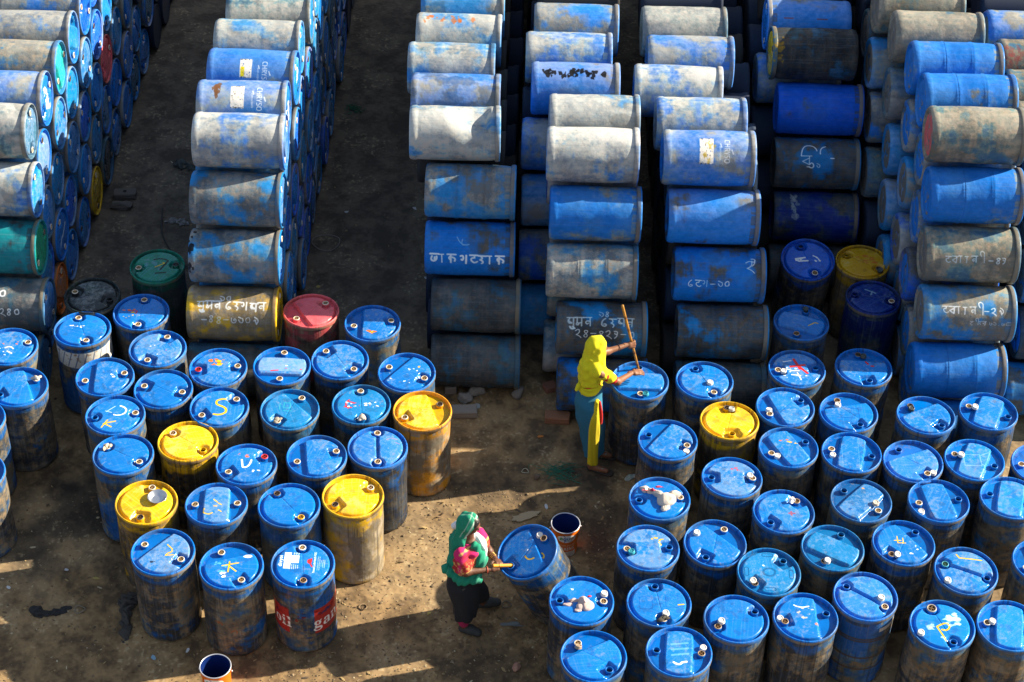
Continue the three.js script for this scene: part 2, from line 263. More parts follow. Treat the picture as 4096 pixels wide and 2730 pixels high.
function fitDrum(root, o) {   // the parts of one drum under its root
  const b = tiled(o.geo ?? BODY[o.shape ?? Math.floor(rnd() * 5)], o.body), body = part('body', b, bodyMat(o.body.sheet), root);
  part('rim', tiled(o.low ? RIMLOW : RIMG, o.body), bodyMat(o.body.sheet), root);
  if (o.noLid) return body;
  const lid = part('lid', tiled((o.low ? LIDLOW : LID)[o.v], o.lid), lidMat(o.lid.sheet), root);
  if (!o.far) lid.rotation.y = o.phi;
  const kinds = o.kinds ?? 'pp';
  [...kinds].forEach((k, i) => {
    if (k === '-') return;
    const s = i ? -1 : 1, big = k === 'g' ? 1.35 : 1, x = s * BX * Math.cos(o.phi), z = -s * BX * Math.sin(o.phi), y = lidY(o.v, s * BX, 0) - 0.002;
    const bung = part('bung', NECK, o.neck ?? neckMat(o.c), root); bung.position.set(x, y, z); bung.scale.setScalar(big); bung.rotation.y = o.phi + i;
    if (k === 'h' || k === 'o') part('bung_opening', DARK_DISC, M.hole, bung);
    if (k !== 'h') { const q = part('plug', PLUG, M.plug[k], bung); q.rotation.set(rr(-0.05, 0.05), rr(0, 3), rr(-0.05, 0.05)); }
  });
  return body;
}

// ------------------------------------------------------------------ ground
const GX0 = -10, GZ0 = -26, GS = 20;   // the texture covers 20 m x 20 m
const STAINS = [[-4.3, -13.6, 0.5, 0.9], [-4.05, -13.9, 0.6, 1], [-4.6, -13.2, 0.4, 0.8], [-3.9, -14.4, 0.5, 0.9], [0.3, -14.9, 0.3, 0.5], [0.2, -13.3, 0.35, 0.35], [-0.1, -14.4, 0.5, 0.5], [1.0, -13.9, 0.6, 0.5], [-3.5, -13.2, 0.5, 0.6], [0.6, -12.4, 0.5, 0.4], [-0.2, -12.1, 0.5, 0.4], [0.9, -14.6, 0.5, 0.7]];
function clod(x, z) {   // height of the trodden mud, metres
  const u = x / 20, v = z / 20;
  return 0.026 * (at(BLOB, u * 1.3, v * 1.3) - 0.5) + 0.03 * (at(BLOB, u * 5, v * 5) - 0.5) + 0.009 * (at(FINE, u * 4, v * 4) - 0.5);
}
const groundH = (x, z) => clod(x, z) - 0.012;
const groundTone = (x, z) => {
  const n1 = at(BLOB, x / 9 + 0.3, z / 9 + 0.1), n2 = at(BLOB, x / 2.3, z / 2.3), n3 = at(FINE, x / 3.1, z / 3.1), n4 = at(GRIT, x / 2.4, z / 2.4);
  let wet = 0; for (const [sx, sz, r, s] of STAINS) wet = Math.max(wet, s * ss(1.15, 0.35, Math.hypot(x - sx, z - sz) / r + (n2 - 0.5) * 1.3));
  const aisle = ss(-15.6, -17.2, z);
  return { n1, n2, n3, n4, wet, aisle };
};
{
  const N = 2048, cv = document.createElement('canvas'); cv.width = cv.height = N;
  const px = new Uint8ClampedArray(N * N * 4), bump = new Uint8Array(1024 * 1024 * 4);
  for (let j = 0, k = 0; j < N; j++) for (let i = 0; i < N; i++, k += 4) {
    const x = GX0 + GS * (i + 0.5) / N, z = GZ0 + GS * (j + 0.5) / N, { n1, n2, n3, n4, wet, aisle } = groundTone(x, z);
    const pale = ss(0.42, 0.72, n1 * 0.5 + n2 * 0.5), t = clamp(0.5 + (n2 - 0.5) * 0.9 + (n3 - 0.5) * 1.1 + (n4 - 0.5) * 0.55);
    let C = mixc([0.09, 0.057, 0.027], [0.3, 0.195, 0.088], t);
    C = mixc(C, [0.3, 0.235, 0.15], pale * 0.28);
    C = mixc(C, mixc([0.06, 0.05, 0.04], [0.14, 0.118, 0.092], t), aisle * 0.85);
    C = mixc(C, mixc([0.02, 0.017, 0.013], [0.06, 0.05, 0.037], t), Math.min(1, wet) * 0.85);
    C = mixc(C, [0.05, 0.035, 0.02], 0.35 * ss(0.7, 0.84, n3 * 0.6 + n4 * 0.4)); C = mixc(C, [0.42, 0.34, 0.2], 0.5 * ss(0.7, 0.8, n4) * ss(0.5, 0.62, n2));
    px[k] = enc(C[0]); px[k + 1] = enc(C[1]); px[k + 2] = enc(C[2]); px[k + 3] = 255;
    if (!(i & 1) && !(j & 1)) { const o = ((j >> 1) * 1024 + (i >> 1)) * 4, b = 255 * clamp(0.5 + (n3 - 0.5) * 1.1 + (n4 - 0.5) * 0.8 + (n2 - 0.5) * 0.6); bump[o] = bump[o + 1] = bump[o + 2] = b; bump[o + 3] = 255; }
  }
  cv.getContext('2d').putImageData(new ImageData(px, N, N), 0, 0);
  const map = new THREE.CanvasTexture(cv); map.colorSpace = THREE.SRGBColorSpace; map.flipY = false; map.wrapS = map.wrapT = THREE.RepeatWrapping;
  const bt = new THREE.DataTexture(bump, 1024, 1024); bt.wrapS = bt.wrapT = THREE.RepeatWrapping; bt.magFilter = THREE.LinearFilter; bt.needsUpdate = true;
  const n = 400, P = [], U = [], I = [], warpg = (t) => { const s = 2 * t - 1, a = Math.abs(s); return Math.sign(s) * (a < 0.93 ? a * 8.4 : 7.81 + 900 * ((a - 0.93) / 0.07) ** 3); };
  for (let j = 0; j <= n; j++) for (let i = 0; i <= n; i++) { const x = warpg(i / n), z = -17.5 + warpg(j / n); P.push(x, Math.abs(x) < 12 && Math.abs(z + 17.5) < 12 ? groundH(x, z) : -0.012, z); U.push((x - GX0) / GS, (z - GZ0) / GS); }
  for (let j = 0; j < n; j++) for (let i = 0; i < n; i++) { const a = j * (n + 1) + i, b = a + n + 1; I.push(a, b, a + 1, b, b + 1, a + 1); }
  const g = new THREE.BufferGeometry(); g.setAttribute('position', new THREE.Float32BufferAttribute(P, 3)); g.setAttribute('uv', new THREE.Float32BufferAttribute(U, 2)); g.setIndex(I); g.computeVertexNormals();
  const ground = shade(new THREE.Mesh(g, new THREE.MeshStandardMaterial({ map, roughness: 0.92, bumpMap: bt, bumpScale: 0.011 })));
  ground.name = 'ground'; ground.userData = { kind: 'structure', label: 'trodden brown mud ground of the drum yard', category: 'ground' }; scene.add(ground);
}

// ------------------------------------------------------------------ painted marks, lettering and labels
const WHITE = css([0.8, 0.82, 0.84]), CHALK = 'rgba(228,236,242,0.86)', GOLD = css([0.75, 0.45, 0.01]), REDP = css([0.6, 0.03, 0.03]), ORANGE = css([0.75, 0.16, 0.02]);
function pen(x, d, col, w) { x.strokeStyle = col; x.lineWidth = w; x.stroke(new Path2D(d)); }
function chips(x, col, n, cx, cy, sx, sy, s) { x.fillStyle = col; for (let i = 0; i < n; i++) { const px = cx + rr(-sx, sx), py = cy + rr(-sy, sy), big = rr(0.35, 1.35) * s; x.beginPath(); for (let k = 0; k < 9; k++) { const a = k * 0.7, q = big * rr(0.35, 1.35); x.lineTo(px + q * Math.cos(a) * 1.6, py + q * Math.sin(a)); } x.fill(); } }
function words(x, t, px, py, size, col, font = 'bold', ang = 0, fam = 'sans-serif') { x.save(); x.translate(px, py); x.rotate(ang); x.scale(size / 100, size / 100); x.font = `${font} 100px ${fam}`; x.fillStyle = col; x.textAlign = 'center'; x.textBaseline = 'middle'; x.fillText(t, 0, 0); x.restore(); }
const MARK = {
  D1: (x) => { pen(x, 'M-.02 .02L.07 -.05L.05 -.06', GOLD, 0.012); pen(x, 'M-.05 -.1Q.02 -.14 .09 -.1M.1 -.09L.04 .06M0 .12L.1 .1', 'rgba(10,20,18,.8)', 0.02); },
  D3: (x) => { chips(x, ORANGE, 7, -0.1, 0, 0.1, 0.07, 0.01); chips(x, GOLD, 5, -0.14, 0.04, 0.07, 0.06, 0.01); pen(x, 'M-.13 -.01H-.04L-.05 .03', REDP, 0.012); },
  D4: (x) => chips(x, WHITE, 8, -0.06, -0.02, 0.07, 0.03, 0.008),
  D5: (x) => { pen(x, 'M-.03 .02Q.02 -.02 .05 .03M0 .07L.05 .1', WHITE, 0.014); chips(x, ORANGE, 4, 0, -0.06, 0.08, 0.03, 0.007); chips(x, WHITE, 5, 0, 0.08, 0.1, 0.06, 0.007); },
  D6: (x) => { chips(x, REDP, 1, 0.1, 0.02, 0.01, 0.01, 0.009); chips(x, WHITE, 3, 0, 0.02, 0.12, 0.1, 0.005); },
  D7: (x) => chips(x, WHITE, 3, 0.08, -0.02, 0.02, 0.02, 0.012),
  D10: (x) => { chips(x, ORANGE, 12, -0.02, -0.08, 0.07, 0.05, 0.018); chips(x, GOLD, 4, 0, -0.07, 0.03, 0.03, 0.018); },
  D11: (x) => { x.fillStyle = 'rgba(150,180,225,.5)'; x.fillRect(-0.23, -0.12, 0.46, 0.2); chips(x, REDP, 6, 0, 0.04, 0.22, 0.06, 0.006); pen(x, 'M-.1 .08L-.03 .07', REDP, 0.014); chips(x, WHITE, 2, 0.04, 0, 0.02, 0.01, 0.012); },
  D14: (x) => { chips(x, ORANGE, 4, 0, 0.13, 0.03, 0.015, 0.014); chips(x, GOLD, 2, 0.01, 0.125, 0.01, 0.01, 0.012); },
  D15: (x) => { chips(x, WHITE, 12, -0.02, 0.05, 0.16, 0.12, 0.007); chips(x, GOLD, 3, 0.12, -0.08, 0.01, 0.02, 0.008); },
  D16: (x) => { pen(x, 'M.03 -.13Q.12 -.1 .09 -.03Q.05 .02 -.01 0', WHITE, 0.016); pen(x, 'M-.02 -.12L-.09 -.04M-.1 -.05L-.04 -.03', 'rgba(220,230,240,.7)', 0.01); pen(x, 'M-.06 .08L-.1 .18M-.09 .13L.02 .09M-.08 .13L-.01 .17', GOLD, 0.014); },
  D17: (x) => pen(x, 'M.07 -.11Q.02 -.13 -.03 -.09Q-.05 -.04 .01 -.02Q.09 .01 .07 .07Q.03 .12 -.04 .1', GOLD, 0.022),
  D18: (x) => pen(x, 'M-.1 -.08V0M-.06 -.09H0V-.02H-.06ZM-.06 .02H.02', 'rgba(60,190,190,.5)', 0.01),
  D19: (x) => { pen(x, 'M-.12 -.06Q-.18 0 -.12 .06M-.14 -.04L-.08 -.02M-.16 .04L-.09 .05', REDP, 0.014); chips(x, WHITE, 12, -0.01, 0, 0.18, 0.04, 0.01); chips(x, REDP, 8, 0.02, 0, 0.16, 0.04, 0.008); },
  D20: (x) => pen(x, 'M-.05 -.02H.04', 'rgba(190,90,10,.5)', 0.006),
  D23: (x) => { pen(x, 'M-.05 -.06L-.03 .04Q.03 .06 .04 -.06', WHITE, 0.018); chips(x, ORANGE, 5, -0.06, -0.13, 0.06, 0.03, 0.01); chips(x, WHITE, 5, 0.1, 0.03, 0.06, 0.08, 0.008); },
  D25: (x) => pen(x, 'M.08 -.1L.12 -.13L.18 -.11M.17 -.07L.21 -.05', 'rgba(190,120,110,.7)', 0.008),
  D27: (x) => { pen(x, 'M-.1 .07Q-.13 .13 -.05 .14L-.02 .12', GOLD, 0.013); pen(x, 'M-.03 -.06L.01 -.02M.02 -.01L.05 .01M.03 .08L.06 .1M-.02 .03H.01', GOLD, 0.011); },
  D28: (x) => pen(x, 'M.1 .15L.12 .05L.21 .08', 'rgba(110,160,235,.5)', 0.006),
  D30: (x) => { pen(x, 'M.03 -.09L.08 -.04Q.09 0 .05 .01L.03 .04L.1 .03', GOLD, 0.011); chips(x, 'rgba(30,40,60,.8)', 3, -0.06, 0.12, 0.03, 0.01, 0.012); },
  D31: (x) => { pen(x, 'M-.08 0L.06 -.04M-.02 -.05L-.02 .07M-.02 0L.05 .06', GOLD, 0.014); chips(x, WHITE, 2, 0.13, -0.13, 0.005, 0.005, 0.02); chips(x, WHITE, 4, -0.08, 0.1, 0.05, 0.03, 0.014); chips(x, 'rgba(120,200,225,.6)', 6, -0.1, 0, 0.06, 0.08, 0.014); },
  D32: (x) => {
    words(x, '\u25A3divyol', -0.2, -0.02, 0.046, WHITE, 'bold', -Math.PI / 2);
    x.fillStyle = css([0.85, 0.85, 0.83]); x.fillRect(-0.17, -0.13, 0.062, 0.19); x.fillRect(-0.108, -0.095, 0.072, 0.09);
    x.fillStyle = 'rgba(120,140,170,.7)'; for (const lx of [-0.132, -0.11, -0.086, -0.062]) x.fillRect(lx, -0.12, 0.003, 0.12);
    ['BATCH NO.', 'MFG. DATE', 'GROSS WT.', 'TARE WT.', 'NET WT.'].forEach((t, i) => words(x, t, -0.113 + i * 0.018, 0.037, 0.0115, WHITE, 'bold', -Math.PI / 2));
    ['Kgs.', 'Kgs.', 'Kgs.'].forEach((t, i) => words(x, t, -0.085 + i * 0.02, -0.12, 0.016, WHITE, 'bold', -Math.PI / 2));
    words(x, 'Texol Lubritech FZC', 0.105, -0.02, 0.026, WHITE, 'bold', -Math.PI / 2);
    ['P.O. Box 50632, Plot 15-G2, Phase 1', 'Hamriyah Free Zone, Sharjah, UAE', 'Tel. +971 6 000', 'info@lubritech.com', 'www.lubritech.com'].forEach((t, i) => words(x, t, 0.135 + i * 0.015, -0.01, 0.0105, 'rgba(225,232,240,.85)', '', -Math.PI / 2));
    x.fillStyle = REDP; x.beginPath(); x.ellipse(0.06, -0.03, 0.022, 0.028, 0, 0, 7); x.fill(); pen(x, 'M.065 -.01L.085 .03M.075 -.06V-.03', REDP, 0.014);
  },
  R3: (x) => { pen(x, 'M-.13 .0L-.03 -.02M-.1 .03L0 .02', WHITE, 0.02); chips(x, WHITE, 6, -0.09, 0.01, 0.05, 0.02, 0.018); pen(x, 'M.06 -.05L.1 -.03L.13 .02', WHITE, 0.014); chips(x, WHITE, 4, 0.11, 0, 0.03, 0.03, 0.01); },
  R4: (x) => chips(x, 'rgba(190,80,40,.5)', 8, 0.03, -0.04, 0.1, 0.06, 0.02),
  R5: (x) => pen(x, 'M-.07 -.13L.03 -.07M0 -.1L-.02 -.04', 'rgba(150,180,190,.75)', 0.018),
  R6: (x) => pen(x, 'M.07 .05L.14 0L.17 .01', GOLD, 0.012),
  R7: (x) => { pen(x, 'M-.02 -.14L.03 .0M-.06 -.03L.08 -.06M.02 -.04L.1 .06', REDP, 0.028); pen(x, 'M-.13 -.1L-.05 -.12M-.12 .0L-.05 .03L.02 .03M-.06 .09L.03 .1M.0 .06L.03 .16', WHITE, 0.012); chips(x, WHITE, 10, 0, 0.06, 0.14, 0.08, 0.009); },
  R8: (x) => { pen(x, 'M.03 -.08L.05 -.05M.08 -.02H.1', REDP, 0.02); },
  R15: (x) => { chips(x, ORANGE, 6, 0.02, -0.08, 0.1, 0.04, 0.01); chips(x, GOLD, 3, 0.06, -0.07, 0.05, 0.02, 0.01); },
  R20: (x) => { chips(x, REDP, 6, 0.05, -0.1, 0.06, 0.05, 0.008); chips(x, WHITE, 2, 0.03, 0, 0.01, 0.01, 0.008); },
  R21: (x) => pen(x, 'M.05 .02H.1M.07 .0V.04', 'rgba(190,50,50,.55)', 0.02),
  R22: (x) => { chips(x, css([0.6, 0.3, 0.12]), 2, 0.04, -0.16, 0.02, 0.01, 0.014); chips(x, 'rgba(20,80,160,.8)', 6, -0.02, 0.08, 0.12, 0.06, 0.012); },
  R26: (x) => { for (const [sx, sy, w, h] of [[0, -0.2, 0.1, 0.035], [0, 0.2, 0.1, 0.035], [-0.2, 0, 0.035, 0.1], [0.2, 0.02, 0.035, 0.1]]) { x.strokeStyle = 'rgba(0,40,90,.55)'; x.lineWidth = 0.007; x.beginPath(); x.roundRect(sx - w / 2, sy - h / 2, w, h, 0.016); x.stroke(); } pen(x, 'M-.05 0Q-.04 -.05 .02 -.04Q.07 -.03 .05 .02Q.03 .06 -.02 .04Q-.05 .03 -.05 0', 'rgba(10,40,80,.35)', 0.02); chips(x, WHITE, 2, -0.04, -0.1, 0.01, 0.03, 0.008); },
  R18: (x) => pen(x, 'M-.1 -.07H.06V.08H-.1ZM.06 -.06L.14 -.1M.06 .05L.12 .12', 'rgba(190,220,240,.4)', 0.008),
  R10: (x) => pen(x, 'M-.1 -.06H.1V.1M-.12 .08H.06', 'rgba(0,40,110,.45)', 0.006),
  R16: (x) => pen(x, 'M-.08 -.18L-.1 .18M.08 -.18L.06 .18', 'rgba(150,195,235,.3)', 0.006),
  R28: (x) => { pen(x, 'M-.08 -.03H-.02M-.05 -.08V0H.02M.0 -.06V0', GOLD, 0.01); chips(x, WHITE, 6, 0.1, 0.08, 0.08, 0.08, 0.008); },
  R29: (x) => pen(x, 'M-.06 -.19L-.04 -.15L.16 -.13', GOLD, 0.014),
  R32: (x) => { pen(x, 'M-.09 -.14Q-.04 -.1 .04 -.13', WHITE, 0.012); chips(x, css([0.6, 0.2, 0.14]), 5, 0.1, 0.07, 0.02, 0.02, 0.01); chips(x, css([0.45, 0.45, 0.42]), 10, 0, -0.06, 0.07, 0.07, 0.01); },
  R34: (x) => { pen(x, 'M-.05 .02L.01 .16M-.05 .02Q.06 -.06 .06 .02Q.04 .07 -.01 .05', GOLD, 0.016); chips(x, 'rgba(190,220,235,.75)', 16, 0.1, -0.05, 0.05, 0.08, 0.025); chips(x, 'rgba(190,220,235,.7)', 3, -0.11, 0.02, 0.015, 0.02, 0.02); chips(x, 'rgba(190,220,235,.6)', 3, -0.02, 0.12, 0.03, 0.03, 0.016); },
  R35: (x) => chips(x, GOLD, 3, 0.16, -0.06, 0.02, 0.01, 0.01),
  R37: (x) => chips(x, GOLD, 7, 0.08, -0.08, 0.06, 0.05, 0.012),
  R38: (x) => { pen(x, 'M-.17 -.06H-.06V.08H-.17ZM.06 -.09H.17V.05H.06Z', 'rgba(0,20,90,.35)', 0.004); pen(x, 'M.17 .02L.22 .01', GOLD, 0.012); },
  R39: (x) => chips(x, WHITE, 2, -0.08, -0.12, 0.01, 0.01, 0.008),
  R41: (x) => { pen(x, 'M-.05 .12Q.0 .16 .02 .12L.06 .11', WHITE, 0.02); for (let i = 0; i < 3; i++) pen(x, `M-.06 ${-0.08 + i * 0.06}L.08 ${-0.1 + i * 0.06}`, 'rgba(130,190,235,.55)', 0.02); },
  R42: (x) => { pen(x, 'M-.02 .04Q0 .1 .06 .08', GOLD, 0.014); pen(x, 'M.13 .03Q.16 .06 .14 .09', GOLD, 0.013); chips(x, WHITE, 2, 0.01, -0.02, 0.005, 0.005, 0.008); },
};
// hand-lettering on drum sides: strokes in a 10 x 10 box under a head line
const GLYPH = {
  s: 'M0 0H9M3 0L1 5Q2 8 5 6M1 3L5 7M7 0V10', u: 'M3 11Q4 15 8 13L6 11', m: 'M0 0H9M2 0V6Q0 9 3 9Q5 8 2 6M7 0V10M4 7L7 6', n: 'M0 0H9M7 0V10M7 5Q3 3 2 6Q3 9 5 7', e: 'M5 0Q0 3 1 8Q4 11 6 8Q5 6 3 7',
  h: 'M0 0H8M2 0Q6 3 2 5Q7 7 4 10', g: 'M0 1Q3 -1 3 4Q2 7 1 5M6 0V10', a: 'M0 0H5M3 0V10', d: 'M0 0H8M5 0V3Q0 3 2 7Q5 11 8 8', b: 'M0 0H9M7 0V10L1 6L7 2', i: 'M5 0Q1 -7 6 -8Q10 -7 9 0V10', t: 'M0 0H9M2 3Q0 8 4 9Q8 8 7 3M5 4V7', k: 'M0 0H9M4 0V10M4 2Q0 4 4 7M4 3Q10 4 8 8', r: 'M0 0H9M7 0V8L1 5L7 2M5 10H7',
  0: 'M5 1Q0 3 3 8Q8 9 7 4Q7 1 5 1', 1: 'M2 1Q7 0 6 4Q3 6 3 3M6 4Q6 8 3 10', 2: 'M1 2Q6 -2 6 3Q5 6 2 7Q6 8 8 11', 3: 'M2 2V6Q3 10 7 8Q9 4 6 3Q4 5 6 6', 4: 'M4 1Q9 1 5 5Q0 8 4 10Q8 9 5 5Q1 2 4 1', 7: 'M3 5Q5 2 5 7L6 10M4 0Q11 4 6 9', 9: 'M2 1L7 3Q9 8 5 9M2 5L4 8', 8: 'M4 0Q8 1 4 4Q0 8 4 9Q7 7 4 4Q1 1 4 0', '-': 'M1 5H7', '.': 'M4 9H5', ' ': '',
};
function scrawl(x, text, px, py, size, col = CHALK, w = 1.5) {   // px along the drum's axis, py round it, both in tile pixels
  x.save(); x.translate(py, px); x.rotate(-Math.PI / 2); x.scale(size / 10, size / 10); x.strokeStyle = col;
  for (const ch of text) {
    const adv = ch === ' ' ? 5 : 'ig'.includes(ch) ? 10 : ch === 'u' ? 0 : 9.2;
    x.save(); if (ch === 'u') x.translate(-9, 0); x.rotate(rr(-0.05, 0.05)); x.translate(0, rr(-0.6, 0.6));
    for (let k = 0; k < 3; k++) { x.globalAlpha = rr(0.35, 0.7); x.setLineDash(k ? [rr(2, 6), rr(0.3, 1.6)] : []); x.lineWidth = w * rr(0.45, 1.15); x.translate(rr(-0.3, 0.3), rr(-0.3, 0.3)); x.stroke(new Path2D(GLYPH[ch])); }
    x.restore(); x.translate(adv, 0);
  }
  x.restore();
}
// paper label with torn edge; u centre, v centre in tile pixels
function paper(x, cx, cy, w, h, yellow) {
  x.fillStyle = css([0.72, 0.71, 0.67]); x.fillRect(cx - w / 2, cy - h / 2, w, h);
  if (yellow) { x.fillStyle = css([0.72, 0.6, 0.02]); x.fillRect(cx - w / 2 + w * 0.45, cy + h * 0.12, w * 0.5, h * 0.3); }
  for (let i = 0; i < 70; i++) { x.fillStyle = pick(['rgba(60,62,60,.75)', 'rgba(110,108,100,.7)', 'rgba(20,60,130,.8)', 'rgba(190,180,160,.8)']); const e = rnd() < 0.55; x.fillRect(cx + (e ? pick([-0.5, 0.46]) * w : rr(-0.5, 0.5) * w), cy + rr(-0.5, 0.5) * h, rr(1, 5), rr(1, 3)); }
}
function brand(x, cu, cv, s, a = 0.85) { words(x, 'CHRYSO', cu, cv, s, `rgba(225,235,245,${a})`, '', 0); pen(x, `M${cu - s * 1.1} ${cv + s * 0.9}L${cu - s * 0.6} ${cv + s * 0.75}M${cu - s * 0.2} ${cv - s * 0.65}L${cu + s * 0.4} ${cv - s * 0.85}`, `rgba(225,235,245,${a})`, s * 0.16); words(x, 'SAINT-GOBAIN', cu + s * 0.3, cv + s * 0.95, s * 0.32, `rgba(225,235,245,${a * 0.8})`, '', 0); }

// ------------------------------------------------------------------ upright drums
const UPRIGHT = 'drums standing upright in the yard', CAPS = 'loose bung caps lying on drum lids', shortOf = {}, lidAt = {};
const bodyDraw = {
  D4: (x, W, Hh) => { x.fillStyle = css([0.55, 0.54, 0.5]); x.fillRect(0.3 * W, 0.12 * Hh, 0.52 * W, 0.2 * Hh); x.strokeStyle = css([0.1, 0.14, 0.24]); x.lineWidth = 3; for (let i = 0; i < 11; i++) { const u = 0.34 + i * 0.045; x.beginPath(); x.moveTo(u * W, 0.31 * Hh); x.lineTo((u + 0.03) * W, 0.13 * Hh); x.stroke(); } x.fillStyle = 'rgba(60,50,45,.5)'; x.fillRect(0.2 * W, 0.37 * Hh, 0.7 * W, 0.025 * Hh); chips(x, 'rgba(120,90,60,.5)', 40, 0.55 * W, 0.22 * Hh, 0.25 * W, 0.1 * Hh, 3); },
  D32: (x, W, Hh) => {
    for (const [u0, u1] of [[0.13, 0.43], [0.565, 0.87]]) { x.fillStyle = css([0.34, 0.025, 0.02]); x.fillRect(u0 * W, 0.36 * Hh, (u1 - u0) * W, 0.35 * Hh); }
    words(x, 'gear oil', 0.275 * W, 0.56 * Hh, 0.175 * Hh, css([0.7, 0.68, 0.66]), 'bold', 0, 'serif'); words(x, 'gandhar', 0.755 * W, 0.57 * Hh, 0.185 * Hh, css([0.7, 0.68, 0.66]), 'bold', 0, 'serif');
    chips(x, 'rgba(95,80,68,.62)', 60, 0.5 * W, 0.5 * Hh, 0.4 * W, 0.32 * Hh, 6); chips(x, 'rgba(20,50,110,.6)', 40, 0.5 * W, 0.5 * Hh, 0.4 * W, 0.3 * Hh, 5); chips(x, 'rgba(120,18,14,.7)', 26, 0.35 * W, 0.5 * Hh, 0.17 * W, 0.14 * Hh, 4); chips(x, 'rgba(120,18,14,.7)', 26, 0.7 * W, 0.5 * Hh, 0.13 * W, 0.14 * Hh, 4);
  },
  D31: (x, W, Hh) => { pen(x, `M${0.42 * W} ${0.5 * Hh}l8 6l2 -8l9 9M${0.5 * W} ${0.62 * Hh}l6 -5l8 2v8`, 'rgba(170,70,20,.6)', 3); },
  R33: (x, W, Hh) => { x.fillStyle = css([0.45, 0.42, 0.36]); x.fillRect(0.57 * W, 0.16 * Hh, 0.17 * W, 0.05 * Hh); x.fillStyle = 'rgba(80,60,45,.75)'; for (const v of [0.28, 0.31, 0.55, 0.72]) x.fillRect(0, v * Hh, W, 0.022 * Hh); pen(x, `M${0.68 * W} ${0.35 * Hh}v30M${0.66 * W} ${0.4 * Hh}q14 6 0 14M${0.72 * W} ${0.36 * Hh}q-12 8 2 20`, 'rgba(150,170,190,.55)', 3); },
  D22: (x, W, Hh) => { x.fillStyle = 'rgba(10,30,70,.8)'; x.fillRect(0.5 * W, 0.28 * Hh, 0.12 * W, 0.16 * Hh); },
};
function up(id, x, z, tilt, phi, c, v, w, d, kinds, caps, label, o = {}) {
  const root = thing('drum', label, 'drum', UPRIGHT);
  const g = { black: 'dark', green: 'dark', R5: 'dark', navy: 'dark' }[c] ?? (['D25', 'D21'].includes(id) ? 'tar' : 'mud');
  const warm = c === 'yellow' || c === 'ochre' || c === 'amber';
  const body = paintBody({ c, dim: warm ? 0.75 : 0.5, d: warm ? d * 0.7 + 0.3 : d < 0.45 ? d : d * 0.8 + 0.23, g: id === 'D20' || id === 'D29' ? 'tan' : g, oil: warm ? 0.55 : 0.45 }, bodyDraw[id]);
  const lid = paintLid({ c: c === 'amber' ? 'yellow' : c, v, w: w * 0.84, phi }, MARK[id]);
  fitDrum(root, { body, lid, v, phi, kinds, c });
  root.rotation.order = 'ZXY';
  root.rotation.x = tilt;
  root.position.set(x, -0.004, z);
  if (Math.abs(tilt) > 0.06) { root.position.z = z - Math.sin(tilt) * H; root.position.y = 0.25 * Math.sin(Math.abs(tilt)); }
  if (o.p) { root.position.set(...o.p); root.rotation.z = o.rz; root.rotation.x = o.rx; }
  root.updateMatrixWorld(true);
  shortOf[id] = label; lidAt[id] = { x, z, root };
  for (const [k, cx, cz] of caps) {
    const col = { w: 'white', t: 'teal', k: 'dark', g: 'grey', l: 'white', v: 'cream', b: 'brown' }[k];
    const cap = solo('bung_cap', CAPG, M.cap[k], capLabel(col, k, label), 'bung cap', CAPS);
    const r = Math.hypot(cx, cz), q = r > 0.225 ? 0.225 / r : 1, c0 = Math.cos(phi), s0 = Math.sin(phi), lx = cx * q * c0 - cz * q * s0, lz = cx * q * s0 + cz * q * c0;
    const onNeck = Math.hypot(Math.abs(lx) - BX, lz) < 0.058;
    const lo = new THREE.Vector3(cx * q, (onNeck ? Math.max(lidY(v, lx, lz) + 0.006, lidY(v, BX, 0) + 0.02) : Math.max(lidY(v, lx, lz), lidY(v, lx + 0.02, lz), lidY(v, lx - 0.02, lz))) + (k === 'l' ? 0.026 : 0), cz * q).applyMatrix4(root.matrixWorld);
    cap.position.copy(lo); cap.rotation.set(k === 'l' ? 0.3 : onNeck ? rr(-0.3, 0.3) : rr(-0.06, 0.06), rr(0, 6), k === 'l' ? 1.15 : onNeck ? rr(-0.3, 0.3) : rr(-0.06, 0.06)); cap.scale.setScalar(1.08);
  }
}
const LIKE = (label) => label.replace(/, (white|one|no|dark) caps?.*$/, '').replace(/ with a (large )?white cap[^,]*/, '').replace('drum, in', 'drum in').replace(/ and (a large |no )?(white )?cap.*$/, '');
function capLabel(col, k, label) {
  const t = `${col} bung cap ${k === 'l' ? 'standing on edge' : 'lying'} on the ${LIKE(label)}`.split(' ');
  while (t.length > 16) t.pop();
  while (/^(of|the|a|its|with|and|by|in|at|on|to|from|below|right|left)$/.test(t.at(-1))) t.pop();
  return t.join(' ').replace(/,$/, '');
}
up('D1', -3.787, -16.517, 0.011, -2.96, 'green', 3, .25, .85, 'pk', [], "dark green drum standing alone in the aisle behind the black drum");
up('D2', -4.385, -16.001, 0.014, 2.89, 'black', 1, .5, .9, 'ph', [], "black drum with worn grey lid beside the leftmost pile");
up('D3', -3.836, -15.757, 0.011, 1.56, 'blue', 3, .2, .6, 'pp', [], "blue drum with red and orange paint flecks beside the black drum");
up('D4', -4.391, -15.417, -0.034, 1.95, 'blue', 3, .12, .3, 'pp', [], "clean blue drum with a white striped label band round its body");
up('D5', -5.076, -15.139, -0.002, 0.40, 'blue', 5, .45, .8, 'pp', [], "blue drum cut by the left edge, white chips on its lid");
up('D6', -3.581, -15.180, -0.007, 1.19, 'blue', 1, .75, .8, 'pp', [], "grey-scuffed blue drum just left in front of the yellow pile drum");
up('D7', -4.035, -14.736, 0.001, -2.80, 'blue', 4, .3, .8, 'pp', [], "blue drum with a straight lid step, below the drum with the white band");
up('D8', -4.857, -14.562, 0.016, 0.64, 'blue', 4, .4, .75, 'rh', [], "big-looking blue drum at the left edge with a torn rag on its bung");
